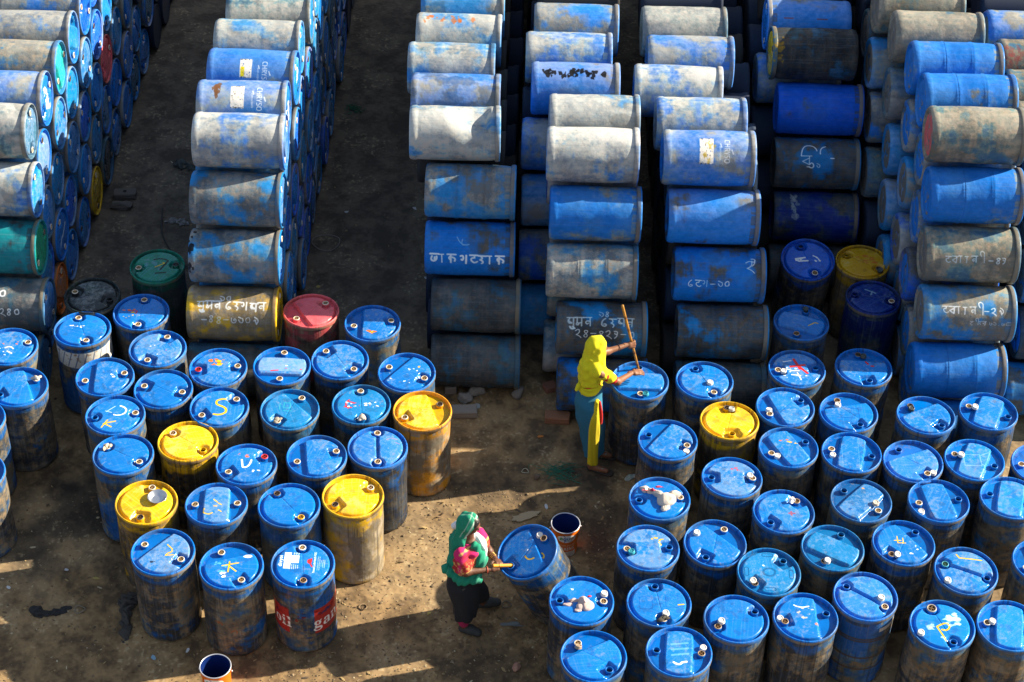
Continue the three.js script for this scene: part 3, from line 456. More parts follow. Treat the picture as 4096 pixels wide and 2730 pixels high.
up('D9', -3.431, -14.595, 0.011, 2.96, 'blue', 1, .1, .85, 'pp', [], "plain deep blue drum left of the drum marked S");
up('D10', -2.934, -14.948, 0.025, -2.96, 'blue', 1, .5, .8, 'Rp', [], "blue drum with one red bung and an orange paint splotch");
up('D11', -2.301, -14.996, 0.008, 1.56, 'blue', 0, .85, .8, 'pp', [], "blue drum with a pale worn rectangle across its lid, in front of the red drum");
up('D12', -2.092, -15.816, -0.045, -2.36, 'red', 4, .45, .5, 'pp', [], "red drum beside the yellow drum of the second pile");
up('D13', -1.728, -15.138, 0.039, 2.45, 'blue', 1, .5, .85, 'pp', [], "blue drum right in front of the red drum, grey scuffs on its lid");
up('D14', -1.443, -15.695, 0.007, -2.87, 'blue', 4, .4, .8, 'pp', [], "rearmost blue drum of the left cluster with an orange dab");
up('D15', -1.045, -14.975, 0.032, 2.76, 'blue', 4, .25, .7, 'pp', [], "blue drum behind the upper right yellow drum, white chips on lid");
up('D16', -3.838, -14.176, -0.012, -2.93, 'blue', 3, .35, .7, 'hp', [], "blue drum with a white hooked stroke and a yellow K on its lid");
up('D17', -2.846, -14.361, 0.014, 0.66, 'blue', 1, .4, .75, 'pp', [], "blue drum with a large yellow S painted on its lid");
up('D18', -2.155, -14.373, 0.028, 1.01, 'teal', 4, .4, .8, 'pr', [], "greenish blue drum with a scrap of rag on its near bung");
up('D19', -1.462, -14.456, 0.005, 1.69, 'teal', 3, .15, .75, 'pr', [], "teal blue drum with red scrapes and a pale rag knot by its near bung");
up('D20', -0.857, -14.394, 0.004, 0.55, 'amber', 4, .4, .45, 'dp', [], "orange-yellow drum at the right corner of the left cluster, streaked body");
up('D21', -3.082, -13.827, -0.028, 2.54, 'yellow', 3, .4, .6, 'ph', [], "yellow drum in the middle of the left cluster, black-stained body");
up('D22', -3.670, -13.617, -0.030, 2.63, 'blue', 3, .15, .55, 'rp', [], "blue drum at the cluster's left side with a torn rag on the far bung");
up('D23', -2.484, -13.535, -0.033, -2.51, 'blue', 1, .3, .7, 'pR', [], "blue drum with a white U mark and a red bung");
up('D24', -1.830, -13.717, 0.014, -2.73, 'blue', 4, .5, .5, 'pp', [], "blue drum left of the pale drum, straight scuffed step on its lid");
up('D25', -1.259, -13.866, 0.012, 1.66, 'pale', 2, .6, .9, 'pp', [], "pale blue drum with a two-lobed lid and tarred body");
up('D26', -3.349, -13.026, 0.006, 1.45, 'yellow', 1, .3, .6, 'pd', [], "yellow drum with a steel bowl on its lid");
up('D27', -2.699, -12.988, -0.045, -3.05, 'blue', 0, .9, .9, 'rp', [], "grey-worn blue drum with yellow paint curls, right of the bowl drum");
up('D28', -2.024, -13.047, 0.007, 2.28, 'blue', 3, .02, .4, 'dy', [], "clean blue drum with a yellow bung, left of the front yellow drum");
up('D29', -1.441, -13.189, -0.002, -2.49, 'yellow', 1, .5, .55, 'dp', [], "yellow drum at the right front of the left cluster");
up('D30', -3.100, -12.416, 0.015, 2.71, 'blue', 4, .9, .95, 'pp', [], "heavily greyed blue drum at front left, muddy body, yellow squiggle");
up('D31', -2.461, -12.262, 0.005, 2.17, 'blue', 4, .15, .7, 'pp', [], "front blue drum with white paper scraps and a yellow K on its lid");
up('D32', -1.823, -12.339, 0.030, 1.69, 'blue', 3, .1, .5, 'Wo', [], "blue drum with printed lid and red oil label round its body");
up('D33', -5.176, -14.063, 0.000, 0.32, 'blue', 4, .4, .7, 'ph', [], "upper one of two blue drums cut off at the left edge, lid out of frame");
up('D34', -5.020, -13.330, 0.000, 0.31, 'blue', 4, .4, .8, 'ph', [], "lower one of two blue drums cut off at the left edge, lid out of frame");
up('R1', 1.293, -14.943, 0.002, 1.57, 'blue', 0, .55, .85, 'hp', [['t', 0.055, 0.197]], "blue drum being stirred by the woman in yellow");
up('R2', 1.943, -14.967, -0.008, 2.01, 'blue', 3, .4, .85, 'hp', [['w', 0.051, 0.05]], "blue drum right of the stirred drum, white cap in the middle of its lid");
up('R3', 3.153, -16.939, 0.219, 1.91, 'deep', 3, .05, .9, 'hp', [], "deep blue drum tipped forward in the shade, white paper scraps on its lid");
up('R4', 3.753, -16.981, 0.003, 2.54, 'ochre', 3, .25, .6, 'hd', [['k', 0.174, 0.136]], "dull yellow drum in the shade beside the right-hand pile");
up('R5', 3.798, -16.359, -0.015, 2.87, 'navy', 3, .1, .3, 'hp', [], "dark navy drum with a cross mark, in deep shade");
up('R6', 2.998, -15.928, -0.001, -1.91, 'blue', 0, .5, .85, 'oh', [['k', 0.065, -0.221]], "blue drum in the shade with a yellow dash, below the drum with paper scraps");
up('R7', 2.889, -15.198, 0.003, -3.02, 'blue', 1, .65, .85, 'ph', [['w', -0.137, 0.037]], "blue drum with a red and white K mark");
up('R8', 3.571, -15.257, 0.006, 1.76, 'blue', 4, .5, .7, 'dh', [['k', 0.016, -0.168]], "half-shaded blue drum with two red flecks, left of the lowest pile drum");
up('R9', 2.724, -14.610, -0.008, -2.54, 'blue', 4, .55, .7, 'ph', [['w', -0.166, 0.057]], "blue drum right behind the right cluster's yellow drum, white cap by left bung");
up('R10', 3.346, -14.561, -0.011, 2.08, 'blue', 4, .35, .8, 'oh', [['w', -0.097, -0.097]], "blue drum with a white cap below its far bung, in front of the half-shaded drum");
up('R11', 2.158, -14.355, -0.045, 1.64, 'yellow', 1, .3, .7, 'dh', [['g', 0.032, -0.172]], "the only bright yellow drum in the right cluster");
up('R12', 4.109, -14.532, -0.034, 2.35, 'blue', 4, .5, .85, 'dh', [['k', -0.131, -0.095]], "blue drum under the right pile with a dark cap at its far bung");
up('R13', 4.741, -14.612, -0.043, 2.78, 'blue', 0, .55, .6, 'ph', [['w', -0.126, -0.051]], "topmost blue drum by the right edge, under the right pile");
up('R14', 1.540, -14.086, -0.005, 2.79, 'blue', 4, .45, .75, 'hp', [['w', 0.198, 0.162]], "blue drum at the cluster's left, just above the drum with the white cloth");
up('R15', 2.707, -14.027, -0.015, 0.48, 'blue', 0, .55, .85, 'hp', [['w', -0.114, 0.11]], "blue drum with orange flecks right of the right cluster's yellow drum");
up('R16', 3.314, -13.978, -0.022, 2.93, 'blue', 0, .5, .7, 'ph', [['w', -0.182, 0.025]], "blue drum in the cluster's upper middle, white cap left of a straight raised band");
up('R17', 3.896, -13.929, 0.030, 2.23, 'pale', 4, .65, .8, 'hp', [['w', 0.2, 0.155]], "pale worn drum with a white cap at its right rim");
up('R18', 4.495, -13.950, -0.001, 2.76, 'cyan', 0, .75, .6, 'ph', [['w', -0.122, -0.055]], "light blue drum with a raised square on its lid, near the right edge");
up('R19', 5.137, -13.921, 0.000, -3.09, 'pale', 4, .6, .6, 'ph', [], "pale drum cut off by the right edge, upper of the two");
up('R20', 2.133, -13.564, -0.039, -3.13, 'blue', 1, .85, .85, 'hp', [['w', 0.174, -0.035]], "greyed blue drum below the right cluster's yellow drum, square notch in its lid");
up('R21', 2.590, -13.171, 0.001, -2.32, 'blue', 1, .5, .9, 'ho', [['l', 0.082, -0.142]], "blue drum with a white cap standing on edge by its far bung");
up('R22', 3.334, -13.348, -0.001, 2.43, 'moss', 0, .7, .85, 'hp', [['v', 0.133, 0.04]], "greenish grey worn blue drum in the middle of the right cluster");
up('R23', 4.069, -13.369, -0.010, -2.95, 'blue', 0, .5, .75, 'ph', [['w', -0.191, 0.145]], "blue drum with a scuffed band and a white cap below its left bung");
up('R24', 4.760, -13.427, -0.025, 2.90, 'cyan', 0, .6, .95, 'hp', [], "light blue drum at the right edge with a flat chord left on its lid");
up('R25', 1.924, -12.777, 0.045, 1.07, 'blue', 4, .2, .85, 'ph', [['w', -0.164, -0.112]], "smooth blue drum with a white cap alone at its left rim");
up('R26', 2.394, -12.431, 0.034, 0.78, 'teal', 1, .35, .8, 'hd', [['w', -0.152, 0.104]], "teal blue drum with four embossed slots round its lid");
up('R27', 3.004, -12.730, 0.006, 1.07, 'teal', 0, .45, .95, 'hd', [['w', -0.067, 0.162]], "blue drum with two teal-worn rounded panels and a large white cap");
up('R28', 3.666, -12.817, 0.002, 0.85, 'blue', 4, .35, .75, 'ho', [['w', -0.077, 0.144]], "blue drum with a faint yellow mark, one cap right of the near bung");
up('R29', 4.194, -12.524, 0.036, 2.74, 'blue', 2, .75, .8, 'th', [['w', -0.219, 0.15]], "blue drum with a teal bung and a yellow stroke across its top");
up('R30', 4.931, -12.638, 0.000, -2.71, 'blue', 4, .3, .9, 'ph', [], "blue drum cut off by the right edge, lower of the two");
up('R31', 2.062, -11.802, -0.024, 0.52, 'blue', 3, .03, .75, 'ho', [['w', -0.135, 0.043]], "clean blue drum in the front row with a white cap by the left bung");
up('R32', 2.678, -11.870, 0.001, 0.28, 'blue', 4, .2, .85, 'ho', [['w', -0.242, 0.008]], "front row blue drum with a grey drip-stained body and cap at its left");
up('R33', 3.240, -12.165, 0.026, 2.53, 'pale', 2, .6, .35, 'hp', [['w', 0.135, 0.024]], "pale drum with a domed two-lobed lid and brown bands round its blue body");
up('R34', 3.885, -11.870, 0.045, 1.96, 'cyan', 3, .1, .98, 'gh', [['w', -0.229, 0.109]], "blue drum with a yellow P and whitish patches on its lid");
up('R35', 4.483, -11.891, 0.045, 2.98, 'cyan', 0, .5, .98, 'ph', [['w', -0.149, -0.042]], "light blue drum in the lower right corner with a cap by its left bung");
up('R36', 1.433, -13.282, -0.006, -3.01, 'blue', 3, .03, .8, 'hp', [], "blue drum with a bundled white and red cloth on its lid");
up('R37', 1.305, -12.657, 0.009, -3.04, 'blue', 1, .85, .9, 'ph', [['t', -0.15, 0.055]], "grey-scuffed drum with yellow flecks just below the drum with the white cloth");
up('R38', 1.383, -11.987, 0.001, 1.73, 'blue', 3, .12, .6, 'hr', [['w', 0.055, 0.134]], "blue drum with an embossed square and a black rag at its near bung");
up('R39', 0.693, -12.001, 0.024, -3.13, 'blue', 3, .03, .85, 'hp', [['w', 0.203, -0.081]], "blue drum with a crumpled pinkish cloth on its lid");
up('R40', 0.794, -11.363, 0.021, 2.34, 'blue', 4, .2, .8, 'ph', [['b', -0.132, -0.096]], "front blue drum left of the rest with a curved lid step and no white cap");
up('R41', 1.538, -11.424, -0.002, 3.08, 'blue', 0, .5, .7, 'ho', [['w', 0.222, -0.069]], "front blue drum with a white stroke and a white cap at its right rim");
up('R42', 0, 0, 0, 0.555, 'blue', 4, 0.25, 0.7, 'oh', [['w', 0.121, -0.156]], 'blue drum tilted towards the woman in green', { rz: 0.376, rx: 0.2, p: [0.535, 0.112, -12.703] });


// ------------------------------------------------------------------ piles of lying drums
const PILED = 'drums lying in the piles', R = 0.29, DD = 0.6;
const pileLid = [];
const lidSpecs = ['blue1', 'blue4', 'azure0', 'azure3', 'teal1', 'blue2', 'cyan4', 'deep3', 'azure4', 'blue0', 'moss1', 'teal4', 'slate1', 'azure1', 'blue3', 'cyan1', 'blue4', 'deep1'];
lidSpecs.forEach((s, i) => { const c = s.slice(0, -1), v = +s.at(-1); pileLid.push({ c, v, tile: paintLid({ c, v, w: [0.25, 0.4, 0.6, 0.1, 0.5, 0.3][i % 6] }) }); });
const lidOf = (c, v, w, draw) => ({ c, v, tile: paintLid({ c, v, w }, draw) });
const pileBody = [];
for (let i = 0; i < 20; i++) pileBody.push(paintBody({ c: ['blue', 'azure', 'teal', 'slate', 'deep'][i % 5], g: ['grey', 'grey', 'dark', 'mud'][i % 4], d: [0.75, 0.55, 0.85, 0.4, 0.65][(i * 3) % 5], collar: 0, oil: 0.25, dustGlare: 0.35 }));
const PILES = {
  P1: { name: 'leftmost pile', z0: -15.66, J: 5, x: (k, j) => [-5.35, -5.3, -5.38, -5.41, -5.47][j] * (k ? 0 : 1) + (k ? -5.46 + 0.022 * k : 0), K: [11, 11, 9, 8, 6] },
  P2: { name: 'second pile from the left', z0: -15.62, J: 5, x: (k, j) => k ? -2.87 + 0.01 * k : [-2.9, -2.9, -2.88, -2.87, -2.85][j], K: [12, 12, 10, 8, 6] },
  P3: { name: 'third pile from the left', z0: -15.88, J: 5, x: (k, j) => k ? (j < 3 ? -0.47 : j < 4 ? -0.62 : [0, -0.67, -0.72, -0.69, -0.7, -0.7][Math.min(k, 5)]) : [-0.38, -0.39, -0.47, -0.48, -0.66][j], K: [1, 1, 1, 1, 5] },
  P4: { name: 'fourth pile from the left', z0: -15.57, J: 5, x: (k, j) => k ? [0, 0.8, 0.57, 0.53, 0.57, 0.6][Math.min(k, 5)] - (k > 1 && j < 4 ? 0.05 : 0) : [0.95, 0.92, 0.8, 0.81, 0.76][j], K: [3, 3, 3, 3, 5] },
  P5: { name: 'fifth pile from the left', z0: -15.58, J: 5, x: (k, j) => k ? (j < 4 ? 2.05 : [0, 1.89, 1.7, 1.86, 1.8, 1.8][Math.min(k, 5)]) : [2.18, 2.17, 2.11, 2.02, 1.94][j], K: [1, 1, 1, 2, 5] },
  P6: { name: 'shaded pile left of the tall pile', z0: -17.61, J: 5, x: (k, j) => k ? 3.2 - (j < 4 ? 0.12 : 0) : [3.3, 3.32, 3.3, 3.3, 3.2][j], K: [1, 1, 1, 2, 2] },
  P7: { name: 'tall pile on the right', z0: -15.09, J: 6, x: (k, j) => k ? [0, 4.56, 4.53, 4.43, 4.3, 4.3, 4.28][Math.min(k, 6)] - (j < 5 ? 0.0 : 0) + 0.02 * Math.sin(j * 5 + k) : [4.52, 4.54, 4.59, 4.58, 4.58, 4.55][j], K: [3, 4, 5, 6, 6, 5] },
  P8: { name: 'pile cut by the right edge', z0: -15.72, J: 5, x: (k, j) => k ? 5.65 : [5.62, 5.72, 5.72, 5.72, 5.72][j], K: [1, 1, 1, 1, 5] },
};
const ORD = ['front', 'second', 'third', 'fourth', 'fifth', 'sixth', 'seventh', 'eighth', 'ninth', 'tenth', 'eleventh', 'twelfth'], LAYER = ['bottom', 'second', 'third', 'fourth', 'fifth', 'top'];
const layerName = (p, j) => j === PILES[p].J - 1 ? 'top' : LAYER[j];
// tile pixels: along the axis from the left end (0..1) and round the drum (0.25 = topmost, 0.38 = facing the camera)
const W0 = 512, H0 = 256, ax = (t) => (1 - t) * H0, rd = (t) => t * W0;
const FRONT = {
  'P1 0 4': { c: 'slate', g: 'light', d: 0.97, oil: 0.5, dustGlare: 0.6, lid: lidOf('slate', 1, 0.7), say: 'black and white stained drum with pale lid' },
  'P1 0 3': { c: 'blue', g: 'light', d: 0.85, oil: 0.35, dustGlare: 0.7, lid: lidOf('azure', 4, 0.6), say: 'pale grey drum with a worn blue lid' },
  'P1 0 2': { c: 'seagreen', g: 'dark', d: 0.3, oil: 0.15, lid: lidOf('mint', 3, 0.15), say: 'sea green drum with a bright green lid' },
  'P1 0 1': { c: 'slate', g: 'grey', d: 0.95, oil: 0.2, say: 'grey drum with two lines of white lettering', draw: (x) => { scrawl(x, 'm 0', ax(0.35), rd(0.31), 26, CHALK, 2); scrawl(x, 'dbin-280', ax(0.1), rd(0.42), 22, CHALK, 1.4); } },
  'P1 0 0': { c: 'slate', g: 'dark', d: 0.7, oil: 0.3, say: 'dark grey drum', draw: (x) => chips(x, 'rgba(150,160,165,.5)', 14, rd(0.4), ax(0.8), 14, 16, 4) },
  'P1 1 4': { c: 'blue', g: 'grey', d: 0.45, dustGlare: 0.4, lid: lidOf('blue', 1, 0.3, (x) => { chips(x, WHITE, 22, 0.0, 0, 0.05, 0.16, 0.024); chips(x, GOLD, 2, 0, -0.12, 0.02, 0.02, 0.015); }), say: 'blue drum with a peeling white label on its lid', draw: (x) => { paper(x, rd(0.36), ax(0.05), 60, 30, true); brand(x, rd(0.36), ax(0.52), 15, 0.4); } },
  'P1 2 4': { c: 'teal', g: 'tan', d: 0.97, oil: 0.3, dustGlare: 0.25, lid: lidOf('turq', 0, 0.35), say: 'brown-stained drum with a turquoise lid' },
  'P1 3 4': { c: 'blue', g: 'grey', d: 0.92, dustGlare: 0.4, oil: 0.2, lid: lidOf('azure', 0, 0.35), say: 'grey drum with blue lid' },
  'P1 4 4': { c: 'blue', g: 'grey', d: 0.9, dustGlare: 0.3, oil: 0.2, lid: lidOf('deep', 1, 0.2), say: 'grey drum with deep blue lid' },
  'P1 1 3': { c: 'blue', g: 'grey', d: 0.6, lid: lidOf('pale', 3, 0.95), say: 'blue drum with a whitened lid' },  // lid coloured near white for the sun on it
  'P1 2 1': { c: 'blue', g: 'dark', d: 0.5, lid: lidOf('blue', 3, 0.1, (x) => pen(x, 'M-.05 -.14Q.03 -.06 -.02 0Q.02 .08 .02 .16', CHALK, 0.03)), say: 'blue drum with a white streak down its lid' },
  'P1 2 0': { c: 'orange', g: 'tar', d: 0.5, lid: lidOf('orange', 4, 0.3), say: 'orange drum low down' },
  'P1 5 0': { c: 'yellow', g: 'tan', d: 0.7, lid: lidOf('ochre', 1, 0.3), say: 'yellow drum' },
  'P1 6 2': { c: 'red', g: 'dark', d: 0.7, lid: lidOf('red', 1, 0.25), say: 'red-lidded drum' },
  'P1 6 1': { c: 'blue', g: 'grey', d: 0.7, lid: lidOf('slate', 4, 0.7), say: 'grey-lidded drum' },
  'P1 6 0': { c: 'slate', g: 'dark', d: 0.8, lid: lidOf('black', 4, 0.5), say: 'dark grey drum' },
  'P2 0 0': { c: 'slate', g: 'dark', d: 0.9, say: 'dark grey drum under the yellow drum' },
  'P2 0 1': { c: 'yellow', g: 'tan', d: 0.72, oil: 0.35, lid: lidOf('yellow', 3, 0.2), say: 'yellow drum with three lines of white lettering', draw: (x) => { scrawl(x, '90', ax(0.36), rd(0.285), 20); scrawl(x, 'suumn ehgsn', ax(0.13), rd(0.325), 24, CHALK, 1.9); scrawl(x, '-84-3907', ax(0.17), rd(0.41), 22); } },
  'P2 0 2': { c: 'azure', g: 'grey', d: 0.72, oil: 0.15, lid: lidOf('pale', 4, 0.6), say: 'grey-blue drum with black splashes at its left end', draw: (x) => chips(x, 'rgba(15,16,20,.85)', 12, rd(0.37), ax(0.04), 70, 9, 6) },
  'P2 0 3': { c: 'azure', g: 'grey', d: 0.84, oil: 0.12, lid: lidOf('pale', 1, 0.6), say: 'dusty grey drum with a blue vertical streak' },
  'P2 0 4': { c: 'blue', g: 'light', d: 0.82, oil: 0.05, dustGlare: 0.75, lid: lidOf('pale', 4, 0.8), say: 'grey drum, pale on top' },
  'P2 1 4': { c: 'blue', g: 'grey', d: 0.42, oil: 0.1, dustGlare: 0.5, lid: lidOf('blue', 3, 0.2, (x) => chips(x, WHITE, 20, 0, 0.02, 0.05, 0.1, 0.022)), say: 'blue drum with torn white label and lettering', draw: (x) => { chips(x, 'rgba(110,75,50,.8)', 12, rd(0.29), ax(0.22), 16, 9, 8); paper(x, rd(0.34), ax(0.46), 72, 38); brand(x, rd(0.35), ax(0.7), 21); } },
  'P2 2 4': { c: 'blue', g: 'grey', d: 0.12, oil: 0.05, dustGlare: 0.12, lid: lidOf('azure', 4, 0.3, (x) => chips(x, WHITE, 20, 0, 0.02, 0.05, 0.1, 0.022)), say: 'clean blue drum with white and yellow label', draw: (x) => { paper(x, rd(0.36), ax(0.45), 60, 34, true); brand(x, rd(0.385), ax(0.66), 20, 0.75); } },
  'P2 3 4': { c: 'azure', g: 'light', d: 0.84, oil: 0.1, dustGlare: 0.35, lid: lidOf('azure', 0, 0.4), say: 'grey drum with blue patches' },
  'P2 4 4': { c: 'slate', g: 'light', d: 0.95, oil: 0.1, dustGlare: 0.3, say: 'plain grey drum' },
  'P3 0 0': { c: 'slate', g: 'dark', d: 0.98, oil: 0.15, say: 'dark grey drum resting on bricks' },
  'P3 0 1': { c: 'slate', g: 'dark', d: 0.95, oil: 0.35, say: 'blackish grey drum' },
  'P3 0 2': { c: 'blue', g: 'dark', d: 0.42, oil: 0.35, say: 'bright blue drum with a line of white lettering', draw: (x) => { scrawl(x, 'tak gdhak', ax(0.07), rd(0.435), 26, 'rgba(235,240,245,.95)', 2.2); pen(x, `M${rd(0.33)} ${ax(0.36)}q30 -10 22 -34M${rd(0.345)} ${ax(0.42)}q20 6 16 -8`, 'rgba(190,215,235,.5)', 3); } },
  'P3 0 3': { c: 'azure', g: 'grey', d: 0.66, oil: 0.1, dustGlare: 0.1, hoop: 1, say: 'grey-blue ribbed drum' },
  'P3 0 4': { c: 'azure', g: 'light', d: 0.85, oil: 0.03, dustGlare: 0.7, dent: 1, say: 'pale drum with a deep dent in its side' },
  'P3 1 4': { c: 'blue', g: 'dark', d: 0.45, oil: 0.5, dustGlare: 0.45, say: 'deep blue drum with black smears' },
  'P3 2 4': { c: 'azure', g: 'light', d: 0.8, oil: 0.35, dustGlare: 0.5, say: 'grey drum with dark streaks' },
  'P3 3 4': { c: 'azure', g: 'light', d: 0.72, oil: 0.1, dustGlare: 0.5, say: 'grey-blue drum with rusty smears', draw: (x) => chips(x, 'rgba(190,95,40,.6)', 18, rd(0.27), ax(0.4), 14, 80, 6) },
  'P3 4 4': { c: 'azure', g: 'grey', d: 0.62, dustGlare: 0.2, say: 'blue-grey drum' },
  'P4 0 0': { c: 'blue', g: 'dark', d: 0.85, oil: 0.1, say: 'blue and grey drum behind the woman in yellow' },
  'P4 0 1': { c: 'azure', g: 'dark', d: 0.78, oil: 0.05, say: 'grey drum with three lines of white lettering', draw: (x) => { scrawl(x, '98', ax(0.45), rd(0.285), 20, CHALK, 1.2); scrawl(x, 'suumn  ehsn', ax(0.12), rd(0.33), 25, 'rgba(205,225,235,.8)', 1.5); scrawl(x, '24-421-0', ax(0.2), rd(0.4), 23, CHALK, 1.2); } },
  'P4 0 2': { c: 'azure', g: 'light', d: 0.86, oil: 0.2, hoop: 1, say: 'light grey ribbed drum' },
  'P4 0 3': { c: 'blue', g: 'grey', d: 0.42, oil: 0.12, say: 'blue drum with grey patches' },
  'P4 0 4': { c: 'blue', g: 'light', d: 0.93, oil: 0.06, dustGlare: 0.85, say: 'cream-dusted grey drum' },
  'P4 1 4': { c: 'azure', g: 'light', d: 0.92, oil: 0.45, dustGlare: 0.6, say: 'pale drum with black stains' },
  'P4 2 4': { c: 'blue', g: 'tar', d: 0.15, oil: 0.35, dustGlare: 0.3, say: 'vivid blue drum with a black smeared band', draw: (x) => chips(x, 'rgba(8,10,14,.85)', 34, rd(0.31), ax(0.45), 12, 95, 7) },
  'P4 3 4': { c: 'blue', g: 'light', d: 0.72, oil: 0.15, dustGlare: 0.5, say: 'grey and blue mottled drum' },
  'P4 4 4': { c: 'cyan', g: 'grey', d: 0.6, oil: 0.3, dustGlare: 0.2, say: 'teal-blue stained drum' },
  'P5 0 0': { c: 'slate', g: 'dark', d: 0.9, say: 'dark grey drum near the ground' },
  'P5 0 1': { c: 'azure', g: 'dark', d: 0.95, oil: 0.1, hoop: 1, say: 'dull grey ribbed drum' },
  'P5 0 2': { c: 'blue', g: 'dark', d: 0.55, oil: 0.3, say: 'blue drum with white numbers', draw: (x) => { scrawl(x, 'edg-90', ax(0.15), rd(0.43), 21, CHALK, 1.2); scrawl(x, '2', ax(0.76), rd(0.31), 34, CHALK, 0.9); scrawl(x, '1', ax(0.8), rd(0.29), 26, CHALK, 1.2); } },
  'P5 0 3': { c: 'cyan', g: 'dark', d: 0.25, oil: 0.12, dustGlare: 0.15, say: 'sky blue drum' },
  'P5 0 4': { c: 'blue', g: 'grey', d: 0.45, oil: 0.1, dustGlare: 0.45, say: 'blue drum with torn yellow-white label and lettering', draw: (x) => { paper(x, rd(0.36), ax(0.46), 78, 38); chips(x, 'rgba(190,160,60,.6)', 10, rd(0.36), ax(0.48), 30, 16, 5); brand(x, rd(0.36), ax(0.68), 20, 0.7); } },
  'P5 1 4': { c: 'blue', g: 'light', d: 0.8, oil: 0.1, dustGlare: 0.6, say: 'white-dusted drum' },
  'P5 2 4': { c: 'blue', g: 'light', d: 0.72, oil: 0.05, dustGlare: 0.85, say: 'whitish drum set further left' },
  'P5 3 4': { c: 'blue', g: 'grey', d: 0.62, oil: 0.2, dustGlare: 0.4, say: 'blue and grey drum' },
  'P5 4 4': { c: 'slate', g: 'light', d: 0.95, oil: 0.1, dustGlare: 0.25, say: 'plain grey drum' },
  'P6 0 0': { c: 'slate', g: 'dark', d: 0.8, say: 'very dark drum behind the tipped drum' },
  'P6 0 1': { c: 'navy', g: 'dark', d: 0.55, oil: 0.35, say: 'dark blue drum with a grey patch', draw: (x) => chips(x, 'rgba(150,160,165,.55)', 26, rd(0.33), ax(0.24), 45, 10, 7) },
  'P6 0 2': { c: 'teal', g: 'dark', d: 0.8, oil: 0.05, say: 'dark grey drum with bold white scrawl', draw: (x) => { scrawl(x, 'r', ax(0.3), rd(0.36), 34, 'rgba(235,242,248,.95)', 1.4); pen(x, `M${rd(0.36)} ${ax(0.3)}q-46 -2 -34 -34q6 -10 16 -12M${rd(0.345)} ${ax(0.52)}q-22 2 -26 -16M${rd(0.41)} ${ax(0.4)}q-10 -8 4 -12q12 2 4 14M${rd(0.37)} ${ax(0.64)}v-10`, 'rgba(235,242,248,.9)', 3.4); scrawl(x, '9', ax(0.47), rd(0.4), 16); } },
  'P6 0 3': { c: 'deep', g: 'dark', d: 0.06, oil: 0.1, say: 'clean deep blue drum' },
  'P6 0 4': { c: 'slate', g: 'tar', d: 1, oil: 0.5, draw: (x) => chips(x, 'rgba(170,125,20,.55)', 22, rd(0.12), ax(0.92), 40, 12, 4), flip: 1, lid: lidOf('yellow', 3, 0.2), say: 'blackened drum with a yellow end' },
  'P6 1 4': { c: 'cyan', g: 'dark', d: 0.3, oil: 0.15, dustGlare: 0.2, flip: 1, say: 'blue drum with red streaks', draw: (x) => pen(x, `M${rd(0.13)} ${ax(0.3)}v-30M${rd(0.13)} ${ax(0.7)}v-26`, 'rgba(150,50,40,.6)', 4) },
  'P7 0 0': { c: 'blue', g: 'mud', d: 0.2, say: 'blue drum at the bottom' },
  'P7 0 1': { c: 'blue', g: 'mud', d: 0.05, oil: 0.04, hoop: 1, say: 'clean blue ribbed drum, lowest in plain view' },
  'P7 0 2': { c: 'azure', g: 'tan', d: 0.72, oil: 0.05, dustGlare: 0.1, say: 'blue and tan drum with two lines of white lettering', draw: (x) => { scrawl(x, 'dbaani-27', ax(0.2), rd(0.36), 20, CHALK, 1.5); scrawl(x, 'dihr 39.30', ax(0.5), rd(0.44), 12, CHALK, 1.2); } },
  'P7 0 3': { c: 'slate', g: 'tan', d: 0.9, oil: 0.05, dustGlare: 0.1, say: 'grey-tan drum with a line of white lettering', draw: (x) => { scrawl(x, 'dbaani -41', ax(0.2), rd(0.41), 19, 'rgba(205,225,235,.85)', 1.4); } },
  'P7 0 4': { c: 'blue', g: 'tan', d: 0.06, oil: 0.03, hoop: 1, say: 'bright blue ribbed drum', draw: (x) => pen(x, `M${rd(0.4)} ${ax(0.82)}v-16M${rd(0.41)} ${ax(0.82)}v-16M${rd(0.42)} ${ax(0.82)}v-16`, 'rgba(120,170,220,.4)', 2) },
  'P7 0 5': { c: 'slate', g: 'tan', d: 1.0, oil: 0.05, dustGlare: 0.2, end: 'red', say: 'tan-grey drum with a faded red end' },
  'P7 1 5': { c: 'blue', g: 'tan', d: 0.06, oil: 0.03, hoop: 1, say: 'bright blue ribbed drum' },
  'P7 2 5': { c: 'blue', g: 'tan', d: 0.1, oil: 0.03, hoop: 1, say: 'bright blue ribbed drum with scratches' },
  'P7 3 5': { c: 'slate', g: 'tan', d: 0.96, oil: 0.03, dustGlare: 0.2, say: 'tan drum with blue patches' },
  'P7 4 5': { c: 'slate', g: 'tan', d: 1, oil: 0.03, dustGlare: 0.2, say: 'plain tan drum' },
  'P8 0 0': { c: 'teal', g: 'dark', d: 0.6, say: 'dark teal drum' },
  'P8 0 1': { c: 'slate', g: 'dark', d: 0.95, say: 'dark grey drum' },
  'P8 1 4': { c: 'slate', g: 'tan', d: 1, say: 'tan drum' },
  'P8 2 4': { c: 'slate', g: 'tan', d: 0.98, oil: 0.35, say: 'tan drum with brown stains' },
  'P8 3 4': { c: 'slate', g: 'tan', d: 1.05, oil: 0.3, draw: (x) => chips(x, 'rgba(130,50,45,.35)', 30, rd(0.35), ax(0.15), 40, 30, 7), say: 'brownish drum with faded red' },
  'P8 4 4': { c: 'blue', g: 'tan', d: 0.6, dustGlare: 0.3, say: 'tan and blue drum' },
};
